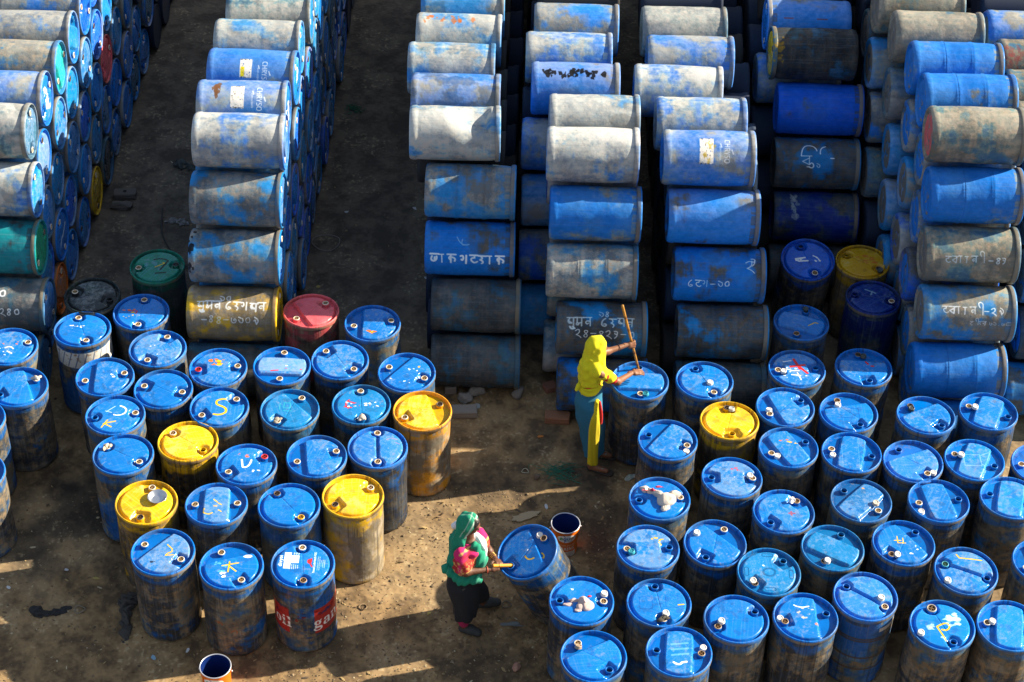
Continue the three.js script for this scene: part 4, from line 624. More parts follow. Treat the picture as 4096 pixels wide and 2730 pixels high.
// the dented drum: a fold pressed into its right half
const DENTED = lathe((() => { const p = baseFirst(bodyProfile(false)).slice(0, 12); for (let i = 0; i <= 40; i++) p.push([0.2785 + 0.007 * Math.sin(i / 40 * Math.PI), 0.1 + 0.74 * i / 40]); p.push([0.277, 0.85], [0.2735, 0.872], [0.2725, 0.888]); return p; })(), 120, bodyV, (r, y, f) => {
  const a = f + 1.0, q = a / 0.8;   // f = -1.0 looks up and to the camera
  const ring = Math.exp(-(q * q)), deep = ss(0.85, 0.775, y) * ss(0.36 + 0.1 * q, 0.75 + 0.05 * q, y) * ring, lobe = Math.exp(-(((y - 0.72) / 0.07) ** 2 + ((a - 0.62) / 0.25) ** 2));
  return [r * (1 - 0.42 * deep + 0.16 * lobe) - 0.012 * Math.sin(f * 2 + 1) * Math.sin(y * 5), y];
});
const ENDV = (x, z) => { const r = Math.hypot(x, z), d = Math.abs(x - z) / 1.414; return 0.012 + 0.012 * ss(0.08, 0.1, r) * (1 - ss(0.2, 0.215, r)) * ss(0.02, 0.04, d) - 0.008 * ss(0.05, 0.07, r); };
const ENDG = (() => { const P = [], U1 = [], I = [], seg = 48, rings = 16, n = seg + 1; for (let j = 0; j <= rings; j++) for (let i = 0; i <= seg; i++) { const q = 0.222 * j / rings, f = i / seg * 2 * Math.PI, x = q * Math.cos(f), z = q * Math.sin(f); P.push(x, 0.03 - ENDV(x, z), z); U1.push(x, z); } for (let j = 0; j < rings; j++) for (let i = 0; i < seg; i++) { const a = j * n + i, b = a + n; I.push(a, b, a + 1, a + 1, b, b + 1); } const g = new THREE.BufferGeometry(); g.setAttribute('position', new THREE.Float32BufferAttribute(P, 3)); g.setAttribute('uv', new THREE.Float32BufferAttribute(U1, 2)); g.setAttribute('uv1', new THREE.Float32BufferAttribute(U1, 2)); g.setIndex(I); g.computeVertexNormals(); return g; })();
const endTex = (c, dirt) => { const cv = document.createElement('canvas'); cv.width = cv.height = 128; const x = cv.getContext('2d'), im = new ImageData(128, 128), a = rnd(), b = rnd(); for (let j = 0, k = 0; j < 128; j++) for (let i = 0; i < 128; i++, k += 4) { const X = i / 128 - 0.5, Z = j / 128 - 0.5, n = at(BLOB, X * 0.8 + a, Z * 0.8 + b) * 0.6 + near(FINE, X + a, Z + b) * 0.4, ring = 0.5 + 0.5 * Math.sin(Math.hypot(X, Z) * 90); let C = mixc(c, mixc([0.1, 0.095, 0.085], [0.22, 0.2, 0.17], n), ss(1 - dirt - 0.15, 1 - dirt + 0.2, 0.5 + (n - 0.5) * 1.9 + 0.06 * ring)); im.data[k] = enc(C[0]); im.data[k + 1] = enc(C[1]); im.data[k + 2] = enc(C[2]); im.data[k + 3] = 255; } x.putImageData(im, 0, 0); const t = new THREE.CanvasTexture(cv); t.colorSpace = THREE.SRGBColorSpace; t.repeat.set(2.2, 2.2); t.offset.set(0.5, 0.5); return new THREE.MeshStandardMaterial({ map: t, roughness: 0.7, bumpMap: bumpTex, bumpScale: 0.002 }); };
const ENDM = { blue: endTex(RGB.blue, 0.12), stained: endTex(RGB.blue, 0.5), grey: endTex(RGB.slate, 0.95), red: endTex([0.52, 0.1, 0.1], 0.2) };

const LOOSE = [];   // places filled by the joined remainder
for (const [pk, P] of Object.entries(PILES)) {
  const KK = 15;
  for (let j = 0; j < P.J; j++) for (let k = 0; k < KK - j; k++) {
    const y = R + j * DD * 0.866, z = P.z0 - 0.598 * k - (j / 2) * DD, jit = k ? rr(-0.03, 0.03) : 0, x = P.x(k, j) + jit;
    if (k >= P.K[j]) { LOOSE.push([x, y, z]); continue; }
    const f = FRONT[`${pk} ${k} ${j}`] ?? {}, left = pk === 'P7' || pk === 'P8';
    const pl = f.lid ?? pileLid[(k * 7 + j * 11 + pk.charCodeAt(1) * 3) % pileLid.length];
    const body = f.c ? paintBody({ collar: 0, ...f }, f.draw) : pick(pileBody);
    const row = `${ORD[k]} row${k ? ' back' : ''}, ${layerName(pk, j)} layer`;
    const say = f.say ?? (left ? 'drum seen from its closed end' : `drum with a ${{ blue: 'blue', azure: 'blue', teal: 'teal', deep: 'deep blue', cyan: 'bright blue', moss: 'dull blue', slate: 'grey' }[pl.c] ?? pl.c} lid`);
    let label = `${say} in the ${P.name}, ${row}`; const w = label.split(' ');
    if (w.length > 16) label = `${say}, ${P.name}, ${row}`.replace(/ with | and /, (m) => m);
    if (label.split(' ').length > 16) label = `${say}, ${P.name.replace(' on the right', '')}, ${k ? ORD[k] + ' row' : 'front'}, ${layerName(pk, j)} layer`;
    
    if (label.split(' ').length > 16) label = label.replace(' from the left', ' from left').replace(', front, ', ', ').replace(' left of the tall pile', '');
    if (label.split(' ').length > 16) console.log(label);
    const root = thing('drum', label, 'drum', PILED);
    const low = !(k === 0 || (f.c && k < 3));
    fitDrum(root, { body, lid: pl.tile, v: pl.v, c: pl.c, phi: rr(0, 6.28), kinds: left ? '--' : pick(['pp', 'dp', 'pd', 'pp', 'dd', 'ph']), low, noLid: false, geo: f.dent ? DENTED : f.hoop ? HOOPED : (low ? BODYLOW : BODY)[(k + 2 * j) % 5] });
    if (left && k < 6) part('bottom', ENDG, ENDM[f.end ?? (k < 1 ? (j === 3 || j === 2 ? 'grey' : 'blue') : k === 1 ? 'blue' : k === 2 && j === 4 ? 'blue' : k === 2 && j === 5 ? 'blue' : k === 1 && j === 2 ? 'stained' : 'grey')], root);
    const flip = f.flip ? 1 : -1, spin = f.flip ? Math.PI : f.c ? 0 : rr(0, 6.28), yaw = (k ? rr(-0.02, 0.02) : rr(-0.012, 0.012)) + (f.dent ? 0.02 : 0);
    root.quaternion.setFromEuler(new THREE.Euler(0, yaw, 0)).multiply(new THREE.Quaternion().setFromAxisAngle(new THREE.Vector3(0, 0, 1), flip * Math.PI / 2)).multiply(new THREE.Quaternion().setFromAxisAngle(new THREE.Vector3(0, 1, 0), spin));
    root.position.set(x + flip * H / 2 * Math.cos(yaw), y, z - flip * H / 2 * Math.sin(yaw));
  }
}
{
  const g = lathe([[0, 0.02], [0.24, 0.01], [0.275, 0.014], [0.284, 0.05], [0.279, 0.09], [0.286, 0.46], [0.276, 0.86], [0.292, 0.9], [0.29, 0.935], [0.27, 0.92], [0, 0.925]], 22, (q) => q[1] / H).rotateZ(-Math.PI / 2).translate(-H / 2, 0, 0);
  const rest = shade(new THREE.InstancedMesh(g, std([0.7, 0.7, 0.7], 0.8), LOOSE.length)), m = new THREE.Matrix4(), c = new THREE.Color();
  rest.name = 'drum_stack';
  LOOSE.forEach(([x, y, z], i) => { rest.setMatrixAt(i, m.makeTranslation(x, y, z)); const q = pick([[0.005, 0.02, 0.06], [0.035, 0.035, 0.035], [0.025, 0.025, 0.025], [0.005, 0.025, 0.07]]); rest.setColorAt(i, c.setRGB(q[0], q[1], q[2])); });  // drum colours darkened to carry the shade of the gaps
  tag(rest, 'shade-darkened far rows of drums deep inside and behind the piles', 'drums'); rest.userData.kind = 'stuff';
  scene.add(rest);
}

// ------------------------------------------------------------------ litter, stones, bricks, rags
function rough3(g, amt, freq, s, soft = 3) {   // lumpy displacement along the normal, folded ridges
  g = mergeVertices(g.deleteAttribute('uv') && g.deleteAttribute('normal')); g.computeVertexNormals();
  const p = g.attributes.position, nn = g.attributes.normal, dirs = []; const main = [rr(-1, 1), rr(-0.4, 0.4), rr(-1, 1)]; for (let i = 0; i < 7; i++) dirs.push([main[0] + rr(-0.35, 0.35) * soft, main[1] + rr(-0.35, 0.35) * soft, main[2] + rr(-0.35, 0.35) * soft, rr(0, 6), rr(0.6, 1.6)]);
  for (let i = 0; i < p.count; i++) { const x = p.getX(i), y = p.getY(i), z = p.getZ(i); let h = 0; for (const [a, b, c, f, w] of dirs) h += (1 - 2 * Math.abs(Math.sin((x * a + y * b + z * c) * freq * w + f + 0.8 * Math.sin((y - z * a) * freq * 0.6 + f)))) / (w * 7); h *= amt * 3; { let h2 = 0; for (const [a, b, c, f, w] of dirs) h2 += (1 - 2 * Math.abs(Math.sin((x * b - y * c + z * a) * freq * 2.3 * w + f * 2 + Math.sin((x + z * b) * freq + f)))) / 7; h += h2 * amt * (soft < 2 ? 0.4 : 1); } p.setXYZ(i, x + nn.getX(i) * h, y + nn.getY(i) * h * s, z + nn.getZ(i) * h); }
  g.computeVertexNormals(); return g;
}
function blob(sx, sy, sz, amt, freq, detail = 14, s = 1, soft = 1) { const g = new THREE.IcosahedronGeometry(1, detail); g.scale(sx, sy, sz); return rough3(g, amt, freq, s, soft); }
function rag(label, pts, col, y, name = 'rag', amt = 0.012, more = {}) {   // a bundled cloth: joined crumpled lobes
  const geo = mergeGeometries(pts.map(([x, z, sx, sy, sz, yy = 0]) => blob(sx, sy, sz, amt, name === 'cloth' ? 26 : 34, 26).translate(x, yy + sy * 0.55, z)));
  const m = solo(name, geo, std(col, 0.95, { side: THREE.DoubleSide, ...more }), label, name === 'rag' ? 'rag' : name.replace('_', ' ')); m.position.y = y; return m;
}
// stones and bricks by the third pile
const stoneM = std([0.2, 0.185, 0.165], 0.95, { bumpMap: bumpTex.clone(), bumpScale: 0.004 }); stoneM.bumpMap.channel = 0; stoneM.bumpMap = null;
function stone(label, x, z, sx, sy, sz, col, turn = 0) { const g = new THREE.IcosahedronGeometry(1, 6); g.scale(sx, sy, sz); const m = solo('stone', rough3(g, 0.018, 11, 1), col ? std(col, 0.95) : stoneM, label, 'stone'); m.position.set(x, groundH(x, z) + sy * 0.6, z); m.rotation.y = turn; return m; }
stone('grey angular stone, lower left of the two beside the third pile', -0.478, -15.56, 0.085, 0.07, 0.075);
stone('larger grey stone touching the base of the third pile', -0.36, -15.66, 0.11, 0.075, 0.075, [0.19, 0.17, 0.145], 0.4);
stone('grey stone under the right end of the third pile', 0.09, -15.7, 0.1, 0.075, 0.07, [0.17, 0.155, 0.135], 1);
stone('small brown stone on the open ground between the two women', 0.292, -14.45, 0.05, 0.04, 0.04, [0.14, 0.1, 0.07]);
stone('pinkish lump of brick on bare ground near the bottom centre', 0.138, -11.96, 0.045, 0.04, 0.045, [0.36, 0.2, 0.14], 0.8);
function roundedBox(w, h, d, r, amt) { const s = new THREE.Shape(); s.moveTo(-w / 2 + r, -d / 2); s.lineTo(w / 2 - r, -d / 2); s.quadraticCurveTo(w / 2, -d / 2, w / 2, -d / 2 + r); s.lineTo(w / 2, d / 2 - r); s.quadraticCurveTo(w / 2, d / 2, w / 2 - r, d / 2); s.lineTo(-w / 2 + r, d / 2); s.quadraticCurveTo(-w / 2, d / 2, -w / 2, d / 2 - r); s.lineTo(-w / 2, -d / 2 + r); s.quadraticCurveTo(-w / 2, -d / 2, -w / 2 + r, -d / 2); const g = new THREE.ExtrudeGeometry(s, { depth: h - 2 * r, bevelEnabled: true, bevelSize: r * 0.7, bevelThickness: r, bevelSegments: 2, curveSegments: 4, steps: 3 }); g.rotateX(-Math.PI / 2).translate(0, r, 0); const p = g.attributes.position; for (let i = 0; i < p.count; i++) { const q = amt * (at(FINE, p.getX(i) * 2 + p.getY(i) * 3, p.getZ(i) * 2 + 0.3) - 0.5); p.setXYZ(i, p.getX(i) * (1 + q), p.getY(i) * (1 + q), p.getZ(i) * (1 + q)); } g.computeVertexNormals(); return g; }
function brick(label, x, z, w, h, d, col, turn, y = 0) { const m = solo('brick', roundedBox(w, h, d, 0.012, 0.12), std(col, 0.95), label, 'brick'); m.position.set(x, groundH(x, z) + y, z); m.rotation.y = turn; return m; }
brick('grey brick on end under the left end of the third pile', -0.635, -15.72, 0.11, 0.1, 0.1, [0.2, 0.18, 0.155], 0.05);
brick('pale grey brick lying flat in front of the third pile', -0.475, -15.36, 0.25, 0.085, 0.12, [0.24, 0.215, 0.185], 0.06);
brick('red brick beside the fourth pile, left of the woman in yellow', 0.5, -15.31, 0.24, 0.08, 0.12, [0.26, 0.12, 0.065], -0.05);
brick('broken red brick half hidden at the left foot of the fourth pile', 0.42, -15.8, 0.12, 0.07, 0.1, [0.2, 0.09, 0.06], 0.4);
brick('mud-coloured brick with a hole beside the leftmost pile', -4.63, -18.95, 0.24, 0.08, 0.12, [0.13, 0.115, 0.1], 0.1);
{ const h = new THREE.Mesh(new THREE.CylinderGeometry(0.022, 0.022, 0.004, 16), std([0.02, 0.018, 0.015], 0.9)); h.name = 'hole'; h.position.set(0, 0.084, 0); scene.children.at(-1).add(h); }  // dark disc set on the brick, its colour standing for the shaded hollow
stone('rounded mud-coloured block in front of the brick with a hole', -4.62, -18.72, 0.14, 0.07, 0.08, [0.13, 0.115, 0.1]);
{ const d = solo('jar_lid', simple([[0.001, 0.008], [0.03, 0.008], [0.034, 0.012], [0.036, 0.004], [0.036, 0]], 24), std([0.3, 0.33, 0.32], 0.4), 'small greyish round jar lid beside the flat grey brick', 'jar lid'); d.position.set(-0.345, groundH(-0.345, -15.48) + 0.004, -15.48); }
// wire and strap loops
function loop(label, x, z, r, t, col) { const c = new THREE.CatmullRomCurve3(Array.from({ length: 10 }, (_, i) => { const a = i / 10 * 6.283, q = r * (1 + 0.08 * Math.sin(a * 3 + x)); return new THREE.Vector3(q * Math.cos(a), t + 0.006 + 0.006 * Math.sin(a * 2 + z), q * 0.93 * Math.sin(a)); }), true); const m = solo('ring', new THREE.TubeGeometry(c, 48, t, 6, true), std(col, 0.6), label, 'ring'); m.position.set(x, groundH(x, z), z); }
loop('brownish plastic ring on sunlit ground left of the woman in green', -1.323, -12.64, 0.036, 0.005, [0.22, 0.15, 0.08]);
loop('pale ring in the shade between the woman in yellow and the stones', 0.176, -14.54, 0.034, 0.004, [0.4, 0.38, 0.28]);
loop('dark ring on the ground under the tilted drum', 0.03, -12.74, 0.042, 0.006, [0.13, 0.1, 0.07]);
loop('grey ring on the shaded ground at the lower left', -3.98, -12.5, 0.048, 0.004, [0.2, 0.18, 0.14]);
loop('grey loop on the aisle floor between second and third pile', -2.18, -18.2, 0.16, 0.006, [0.2, 0.19, 0.17]);
{ const c = new THREE.CatmullRomCurve3([[-4.15, 0.03, -18.7], [-4.1, 0.02, -18.3], [-3.98, 0.02, -18.0], [-3.8, 0.02, -17.75], [-3.68, 0.015, -17.6]].map((p) => new THREE.Vector3(...p))); solo('cable', new THREE.TubeGeometry(c, 40, 0.008, 6), std([0.03, 0.035, 0.035], 0.6), 'thin dark cable curving over the aisle floor beside the second pile', 'cable'); }
// rags and plastic on the ground
{ const r = rag('black rag crumpled on the ground in the lower left corner', [[-0.14, -0.01, 0.1, 0.04, 0.075], [-0.06, 0.04, 0.12, 0.045, 0.06], [0.05, 0.03, 0.12, 0.04, 0.05], [0.13, -0.01, 0.1, 0.035, 0.05], [0.2, -0.06, 0.07, 0.025, 0.035], [-0.1, 0.06, 0.08, 0.035, 0.05]], [0.022, 0.022, 0.023], 0); r.scale.setScalar(0.8); r.position.set(-4.27, groundH(-4.27, -12.47) - 0.01, -12.47); }
{ const r = rag('long dark grey rag trailing from the front left drums', [[0, -0.2, 0.1, 0.045, 0.1], [-0.02, -0.1, 0.07, 0.04, 0.13], [0.0, 0.03, 0.06, 0.04, 0.14], [0.025, 0.16, 0.055, 0.03, 0.13], [0.03, 0.27, 0.05, 0.022, 0.08], [0.1, -0.21, 0.09, 0.03, 0.06], [-0.07, -0.17, 0.06, 0.03, 0.07]], [0.045, 0.042, 0.038], 0); r.position.set(-3.53, groundH(-3.53, -12.45) - 0.01, -12.45); }
{ const r = rag('pale crumpled plastic sheet in the aisle left of the second pile', [[0, 0, 0.12, 0.03, 0.06], [0.1, 0.04, 0.08, 0.03, 0.05], [-0.1, 0.03, 0.06, 0.02, 0.05]], [0.24, 0.23, 0.22], 0, 'plastic_sheet', 0.02); r.position.set(-3.96, groundH(-3.96, -18.5), -18.5); }
{ const r = rag('wrinkled dark plastic bag in the aisle left of the second pile', [[0, 0, 0.14, 0.025, 0.07], [0.14, 0.05, 0.1, 0.02, 0.06], [-0.05, -0.08, 0.08, 0.02, 0.05]], [0.075, 0.085, 0.08], 0, 'plastic_bag', 0.02); r.position.set(-4.05, groundH(-4.05, -19.6), -19.6); }
{ const r = rag('flattened clear plastic wrapper near the feet of the woman in green', [[0, 0, 0.09, 0.012, 0.026], [0.08, 0.02, 0.05, 0.01, 0.022]], [0.17, 0.19, 0.19], 0, 'wrapper', 0.012); r.position.set(0.07, groundH(0.07, -12.5), -12.5); }
{ const r = rag('grey-green plastic wrapper by the stirred drum', [[0, 0, 0.08, 0.014, 0.035]], [0.3, 0.36, 0.33], 0, 'wrapper', 0.012); r.position.set(1.25, groundH(1.25, -14.5), -14.5); r.rotation.y = 0.5; }
{ const g = []; for (let i = 0; i < 26; i++) { const a = rr(0, 6.28), q = rr(0.0, 0.2), p = []; for (let k = 0; k < 5; k++) p.push(new THREE.Vector3(q * Math.cos(a) + rr(-0.1, 0.1) * (k / 2), rr(0.002, 0.022), q * 0.8 * Math.sin(a) + rr(-0.07, 0.07) * (k / 2))); g.push(new THREE.TubeGeometry(new THREE.CatmullRomCurve3(p), 14, 0.0024, 4)); } const n = solo('net_scrap', mergeGeometries(g), std([0.01, 0.16, 0.1], 0.7), 'tangled green net scrap on the ground left of the woman in yellow', 'net'); n.position.set(0.508, groundH(0.508, -14.55), -14.55); }
{ const g = []; for (let i = 0; i < 16; i++) { const p = []; const a = rr(0, 6.28), q = rr(0, 0.14); for (let k = 0; k < 5; k++) p.push(new THREE.Vector3(q * Math.cos(a) + rr(-0.06, 0.06) * k / 2, rr(0.002, 0.02), q * Math.sin(a) + rr(-0.05, 0.05) * k / 2)); g.push(new THREE.TubeGeometry(new THREE.CatmullRomCurve3(p), 12, 0.003, 4)); } const n = solo('net_scrap', mergeGeometries(g), std([0.01, 0.14, 0.07], 0.7), 'green net scrap on the aisle floor beside the far end of the second pile', 'net'); n.position.set(-2.05, groundH(-2.05, -20.9), -20.9); }
{ const s = new THREE.Shape(); for (let i = 0; i < 22; i++) { const a = i / 22 * 6.283, q = 1 + 0.35 * Math.sin(a * 3 + 1) * Math.sin(a * 5) + rr(-0.12, 0.12); s[i ? 'lineTo' : 'moveTo'](0.12 * q * Math.cos(a), 0.042 * q * Math.sin(a)); } s.closePath(); const g = new THREE.ExtrudeGeometry(s, { depth: 0.006, bevelEnabled: true, bevelSize: 0.01, bevelThickness: 0.004, bevelSegments: 2 }); g.rotateX(-Math.PI / 2); const m = solo('spill', g, std([0.36, 0.28, 0.17], 0.7), 'dried cream-coloured spill on the ground between the woman in green and the bucket', 'spill'); m.position.set(0.19, 0.002, -13.9); m.rotation.y = 0.35; }
// scattered small scraps that one can pick out
const scraps = [[-1.55, -16.6, 'w', 'in the right aisle behind the blue drum with the orange dab'], [-1.0, -17.6, 'w', 'in the right aisle hard by the third pile'], [-3.7, -19.4, 'w', 'in the left aisle just beside the second pile'], [-4.0, -20.5, 'b', 'far up the left aisle'], [-4.25, -17.1, 'w', 'between the green drum and the leftmost pile'], [-2.0, -18.8, 'w', 'in the right aisle near the second pile'], [-3.9, -12.9, 'y', 'just behind the long dark rag'], [-4.2, -13.0, 'w', 'on shaded ground behind the black rag'], [-2.9, -12.05, 'w', 'in front of the drum with the red label'], [-0.24, -13.0, 'y', 'behind the woman in green on sunlit mud'], [0.33, -15.05, 'o', 'left of the red brick'], [0.85, -15.0, 'y', 'behind the woman in yellow'], [-4.9, -12.3, 'w', 'at the lower left edge past the black rag'], [-3.2, -11.95, 'b', 'below the front left muddy drum'], [0.4, -14.05, 'w', 'beyond the cream-coloured spill'], [-0.7, -12.6, 'y', 'on sunlit mud left of the woman in green'], [-1.6, -16.1, 'b', 'at the mouth of the right aisle'], [0.45, -12.5, 'w', 'under the tilted drum'], [-2.2, -17.4, 'y', 'in the right aisle opposite the red drum'], [-1.2, -18.9, 'w', 'in the middle of the right aisle, far back'], [-4.7, -12.75, 'w', 'near the left edge beside the strip of sun'], [0.0, -13.35, 'y', 'on mud between the green headscarf and the bucket']];
for (const [x, z, k, where] of scraps) {
  const s = new THREE.Shape(), n = 7; for (let i = 0; i < n; i++) { const a = i / n * 6.283, q = rr(0.6, 1.3); s[i ? 'lineTo' : 'moveTo'](0.03 * q * Math.cos(a), 0.018 * q * Math.sin(a)); }
  const g = new THREE.ExtrudeGeometry(s, { depth: 0.0015, bevelEnabled: false }); g.rotateX(-Math.PI / 2);
  const col = { w: [0.5, 0.52, 0.53], y: [0.42, 0.32, 0.1], b: [0.2, 0.35, 0.45], o: [0.55, 0.18, 0.03] }[k], cn = { w: 'whitish', y: 'yellowish', b: 'pale blue', o: 'orange' }[k];
  const m = solo('litter_scrap', g, std(col, 0.8), `small ${cn} scrap ${where}`, 'litter', 'small scraps of litter on the ground'); m.position.set(x, groundH(x, z) + 0.008, z); m.rotation.set(rr(-0.2, 0.2), rr(0, 6), rr(-0.2, 0.2));
}
// leaf bits, clods and straw nobody could count
{
  const g = new THREE.IcosahedronGeometry(1, 0), N = 7500, im = shade(new THREE.InstancedMesh(g, std([1, 1, 1], 0.95), N)), q = new THREE.Object3D(), c = new THREE.Color();
  for (let i = 0; i < N; i++) {
    let x = rr(-6, 3), z = rr(-21, -11.2); if (i < 3800) { x = rr(-2.1, 1.1); z = rr(-14.3, -11.6); } else if (i < 5600) { x = rr(-5.2, -1.6); z = rr(-14, -11.3); }
    const leaf = rnd() < 0.6, s = rr(0.003, 0.0115) * (rnd() < 0.12 ? 1.8 : 1);
    q.position.set(x, groundH(x, z) + s * 0.15, z); q.rotation.set(rr(-0.5, 0.5), rr(0, 6.3), rr(-0.5, 0.5)); q.scale.set(s * (leaf ? rr(1, 2.4) : 1), s * (leaf ? 0.18 : 0.5), s * (leaf ? rr(0.5, 1) : 0.9)); q.updateMatrix(); im.setMatrixAt(i, q.matrix);
    const t = rnd(), C = leaf ? (t < 0.5 ? [0.12, 0.08, 0.045] : t < 0.8 ? [0.28, 0.2, 0.09] : t < 0.93 ? [0.08, 0.058, 0.04] : [0.4, 0.34, 0.22]) : mixc([0.09, 0.068, 0.042], [0.26, 0.19, 0.11], rnd()); im.setColorAt(i, c.setRGB(C[0], C[1], C[2]));
  }
  im.name = 'ground_litter'; tag(im, 'leaf bits, straw and clods scattered over the muddy ground', 'litter'); im.userData.kind = 'stuff'; scene.add(im);
}
// ------------------------------------------------------------------ cloths, bowl and buckets
function onLid(id, m, dx, dz, h = 0.928) { const v = new THREE.Vector3(dx, h, dz).applyMatrix4(lidAt[id].root.matrixWorld); m.position.copy(v); }
{
  const t = rag('bundled white cloth with a red border heaped on a blue drum lid', [[0.03, 0.03, 0.09, 0.06, 0.085], [0.1, -0.05, 0.075, 0.05, 0.05], [0.02, 0.12, 0.055, 0.035, 0.06], [-0.03, -0.05, 0.06, 0.045, 0.05], [-0.11, -0.1, 0.08, 0.018, 0.04], [-0.17, -0.13, 0.05, 0.014, 0.035]], [0.5, 0.45, 0.4], 0, 'cloth');
  onLid('R36', t, 0.03, 0.01); const e = part('border', mergeGeometries([blob(0.07, 0.012, 0.012, 0.01, 40, 8).translate(-0.13, 0.036, -0.085), blob(0.045, 0.012, 0.016, 0.01, 40, 8).translate(-0.03, 0.088, -0.08)]), std([0.55, 0.05, 0.09], 0.9), t); e.userData.label = 'red border of the cloth';
}
{ const t = rag('crumpled pale pink cloth spread on a blue drum lid with a red spot', [[-0.04, -0.02, 0.08, 0.03, 0.035], [0.03, -0.01, 0.075, 0.04, 0.05], [0.0, 0.05, 0.05, 0.035, 0.05], [0.06, 0.03, 0.05, 0.03, 0.05], [-0.11, 0.02, 0.045, 0.014, 0.024], [-0.02, 0.09, 0.035, 0.02, 0.03]], [0.5, 0.39, 0.37], 0, 'cloth', 0.012); onLid('R39', t, -0.01, 0.03); const p = solo('chip', blob(0.022, 0.006, 0.01, 0.006, 30, 5), std([0.6, 0.02, 0.03], 0.6), 'small red scrap beside the crumpled pink cloth', 'scrap'); onLid('R39', p, 0.07, -0.05, 0.935); }
for (const [id, i, col, what] of [['D8', 0, [0.5, 0.45, 0.38], 'torn beige rag wrapped round the bung of the left edge drum'], ['D18', 1, [0.28, 0.25, 0.2], 'brownish rag scrap on the near bung of the greenish blue drum'], ['D19', 1, [0.5, 0.44, 0.37], 'pale rag knot beside the near bung of the teal blue drum'], ['D22', 0, [0.48, 0.4, 0.28], 'frayed tan rag on the far bung of a blue drum at the left'], ['D27', 0, [0.1, 0.09, 0.06], 'dark oily rag under the left bung of the grey-worn drum'], ['R38', 1, [0.05, 0.045, 0.035], 'black ribbed rag plug on the near bung of a blue drum']]) {
  const s = i ? -1 : 1, root = lidAt[id].root, lid = root.children.find((q) => q.name === 'lid'), a = lid.rotation.y, t = rag(what, [[0, 0, 0.034, 0.022, 0.028], [0.03, 0.016, 0.026, 0.014, 0.02], [-0.032, 0.006, 0.024, 0.014, 0.022], [0.004, -0.026, 0.026, 0.012, 0.016]], col, 0, 'rag', 0.007);
  onLid(id, t, s * BX * Math.cos(a), -s * BX * Math.sin(a), id === 'D27' ? 0.91 : 0.937); t.rotation.y = rr(0, 6);
}
{ const b = solo('steel_bowl', simple([[0.001, 0.003], [0.05, 0.003], [0.056, 0.006], [0.08, 0.034], [0.09, 0.038], [0.091, 0.04], [0.088, 0.0405], [0.079, 0.037], [0.054, 0.009], [0.048, 0.006], [0.001, 0.006]], 48), new THREE.MeshStandardMaterial({ color: 0xc8ccd0, metalness: 0.9, roughness: 0.28, side: THREE.DoubleSide }), 'shallow steel bowl standing on a yellow drum lid', 'bowl'); onLid('D26', b, 0.1, -0.045, 0.932); b.position.y += 0.0; }
function bucket(x, z, turn, label) {
  const root = thing('paint_bucket', label, 'bucket', 'orange paint buckets');
  root.position.set(x, -0.004, z); root.rotation.y = turn;
  const cv = document.createElement('canvas'); cv.width = 1024; cv.height = 384; const c = cv.getContext('2d'); c.lineCap = c.lineJoin = 'round';
  c.fillStyle = css([0.72, 0.14, 0.006]); c.fillRect(0, 0, 1024, 384);
  for (const u of [0.5, 0.02, 0.98]) {
    const X = u * 1024; c.fillStyle = css([0.8, 0.8, 0.78]); c.beginPath(); c.ellipse(X, 95, 118, 56, 0, 0, 7); c.fill();
    [['a', [0.02, 0.3, 0.08]], ['q', [0.02, 0.1, 0.4]], ['u', [0.02, 0.25, 0.5]], ['a', [0.6, 0.2, 0.02]]].forEach(([t, col], i) => words(c, t, X - 66 + i * 44, 88, 78, css(col), 'bold'));
    pen(c, `M${X - 26} 112V150M${X - 40} 40L${X - 20} 62`, css([0.02, 0.05, 0.25]), 7); words(c, 'PAINTS', X + 40, 132, 16, css([0.1, 0.1, 0.2]), 'bold');
    words(c, 'from paint', X, 196, 44, css([0.75, 0.6, 0.5]), 'italic', 0, 'serif'); words(c, 'STAINS', X + 4, 252, 60, css([0.8, 0.78, 0.75]), 'bold', -0.03);
    c.fillStyle = css([0.7, 0.66, 0.6]); c.fillRect(X - 20, 296, 150, 84); c.fillStyle = 'rgba(120,60,40,.6)'; for (let i = 0; i < 5; i++) c.fillRect(X - 12, 306 + i * 14, rr(80, 130), 4);
    c.fillStyle = 'rgba(240,220,200,.85)'; c.beginPath(); c.arc(X + 196, 208, 30, 0, 7); c.fill(); words(c, '100%', X + 196, 208, 22, css([0.7, 0.14, 0.01]), 'bold');
  }
  chips(c, 'rgba(90,40,10,.45)', 60, 512, 260, 500, 120, 6);
  const map = new THREE.CanvasTexture(cv); map.colorSpace = THREE.SRGBColorSpace;
  const outer = lathe([[0.122, 0.0], [0.124, 0.006], [0.127, 0.06], [0.1275, 0.12], [0.13, 0.2], [0.1335, 0.27], [0.137, 0.275], [0.137, 0.283], [0.1345, 0.288], [0.136, 0.33], [0.138, 0.348]], 48, (q) => q[1] / 0.348);
  part('body', outer, new THREE.MeshStandardMaterial({ map, roughness: 0.35, side: THREE.DoubleSide }), root);
  part('inside', simple([[0.001, 0.012], [0.118, 0.012], [0.121, 0.03], [0.129, 0.25], [0.133, 0.272], [0.1325, 0.285], [0.131, 0.29], [0.135, 0.345]], 48), new THREE.MeshStandardMaterial({ color: new THREE.Color().setRGB(0.006, 0.022, 0.13), roughness: 0.3, side: THREE.DoubleSide }), root);
  part('rim', new THREE.TorusGeometry(0.1385, 0.0055, 10, 56).rotateX(Math.PI / 2).translate(0, 0.349, 0), std([0.55, 0.58, 0.66], 0.35, { metalness: 0.5 }), root);
  for (const s of [-1, 1]) part('handle_lug', new THREE.SphereGeometry(0.011, 14, 10).translate(s * 0.145, 0.3, 0), std([0.5, 0.5, 0.5], 0.4, { metalness: 0.6 }), root);
}
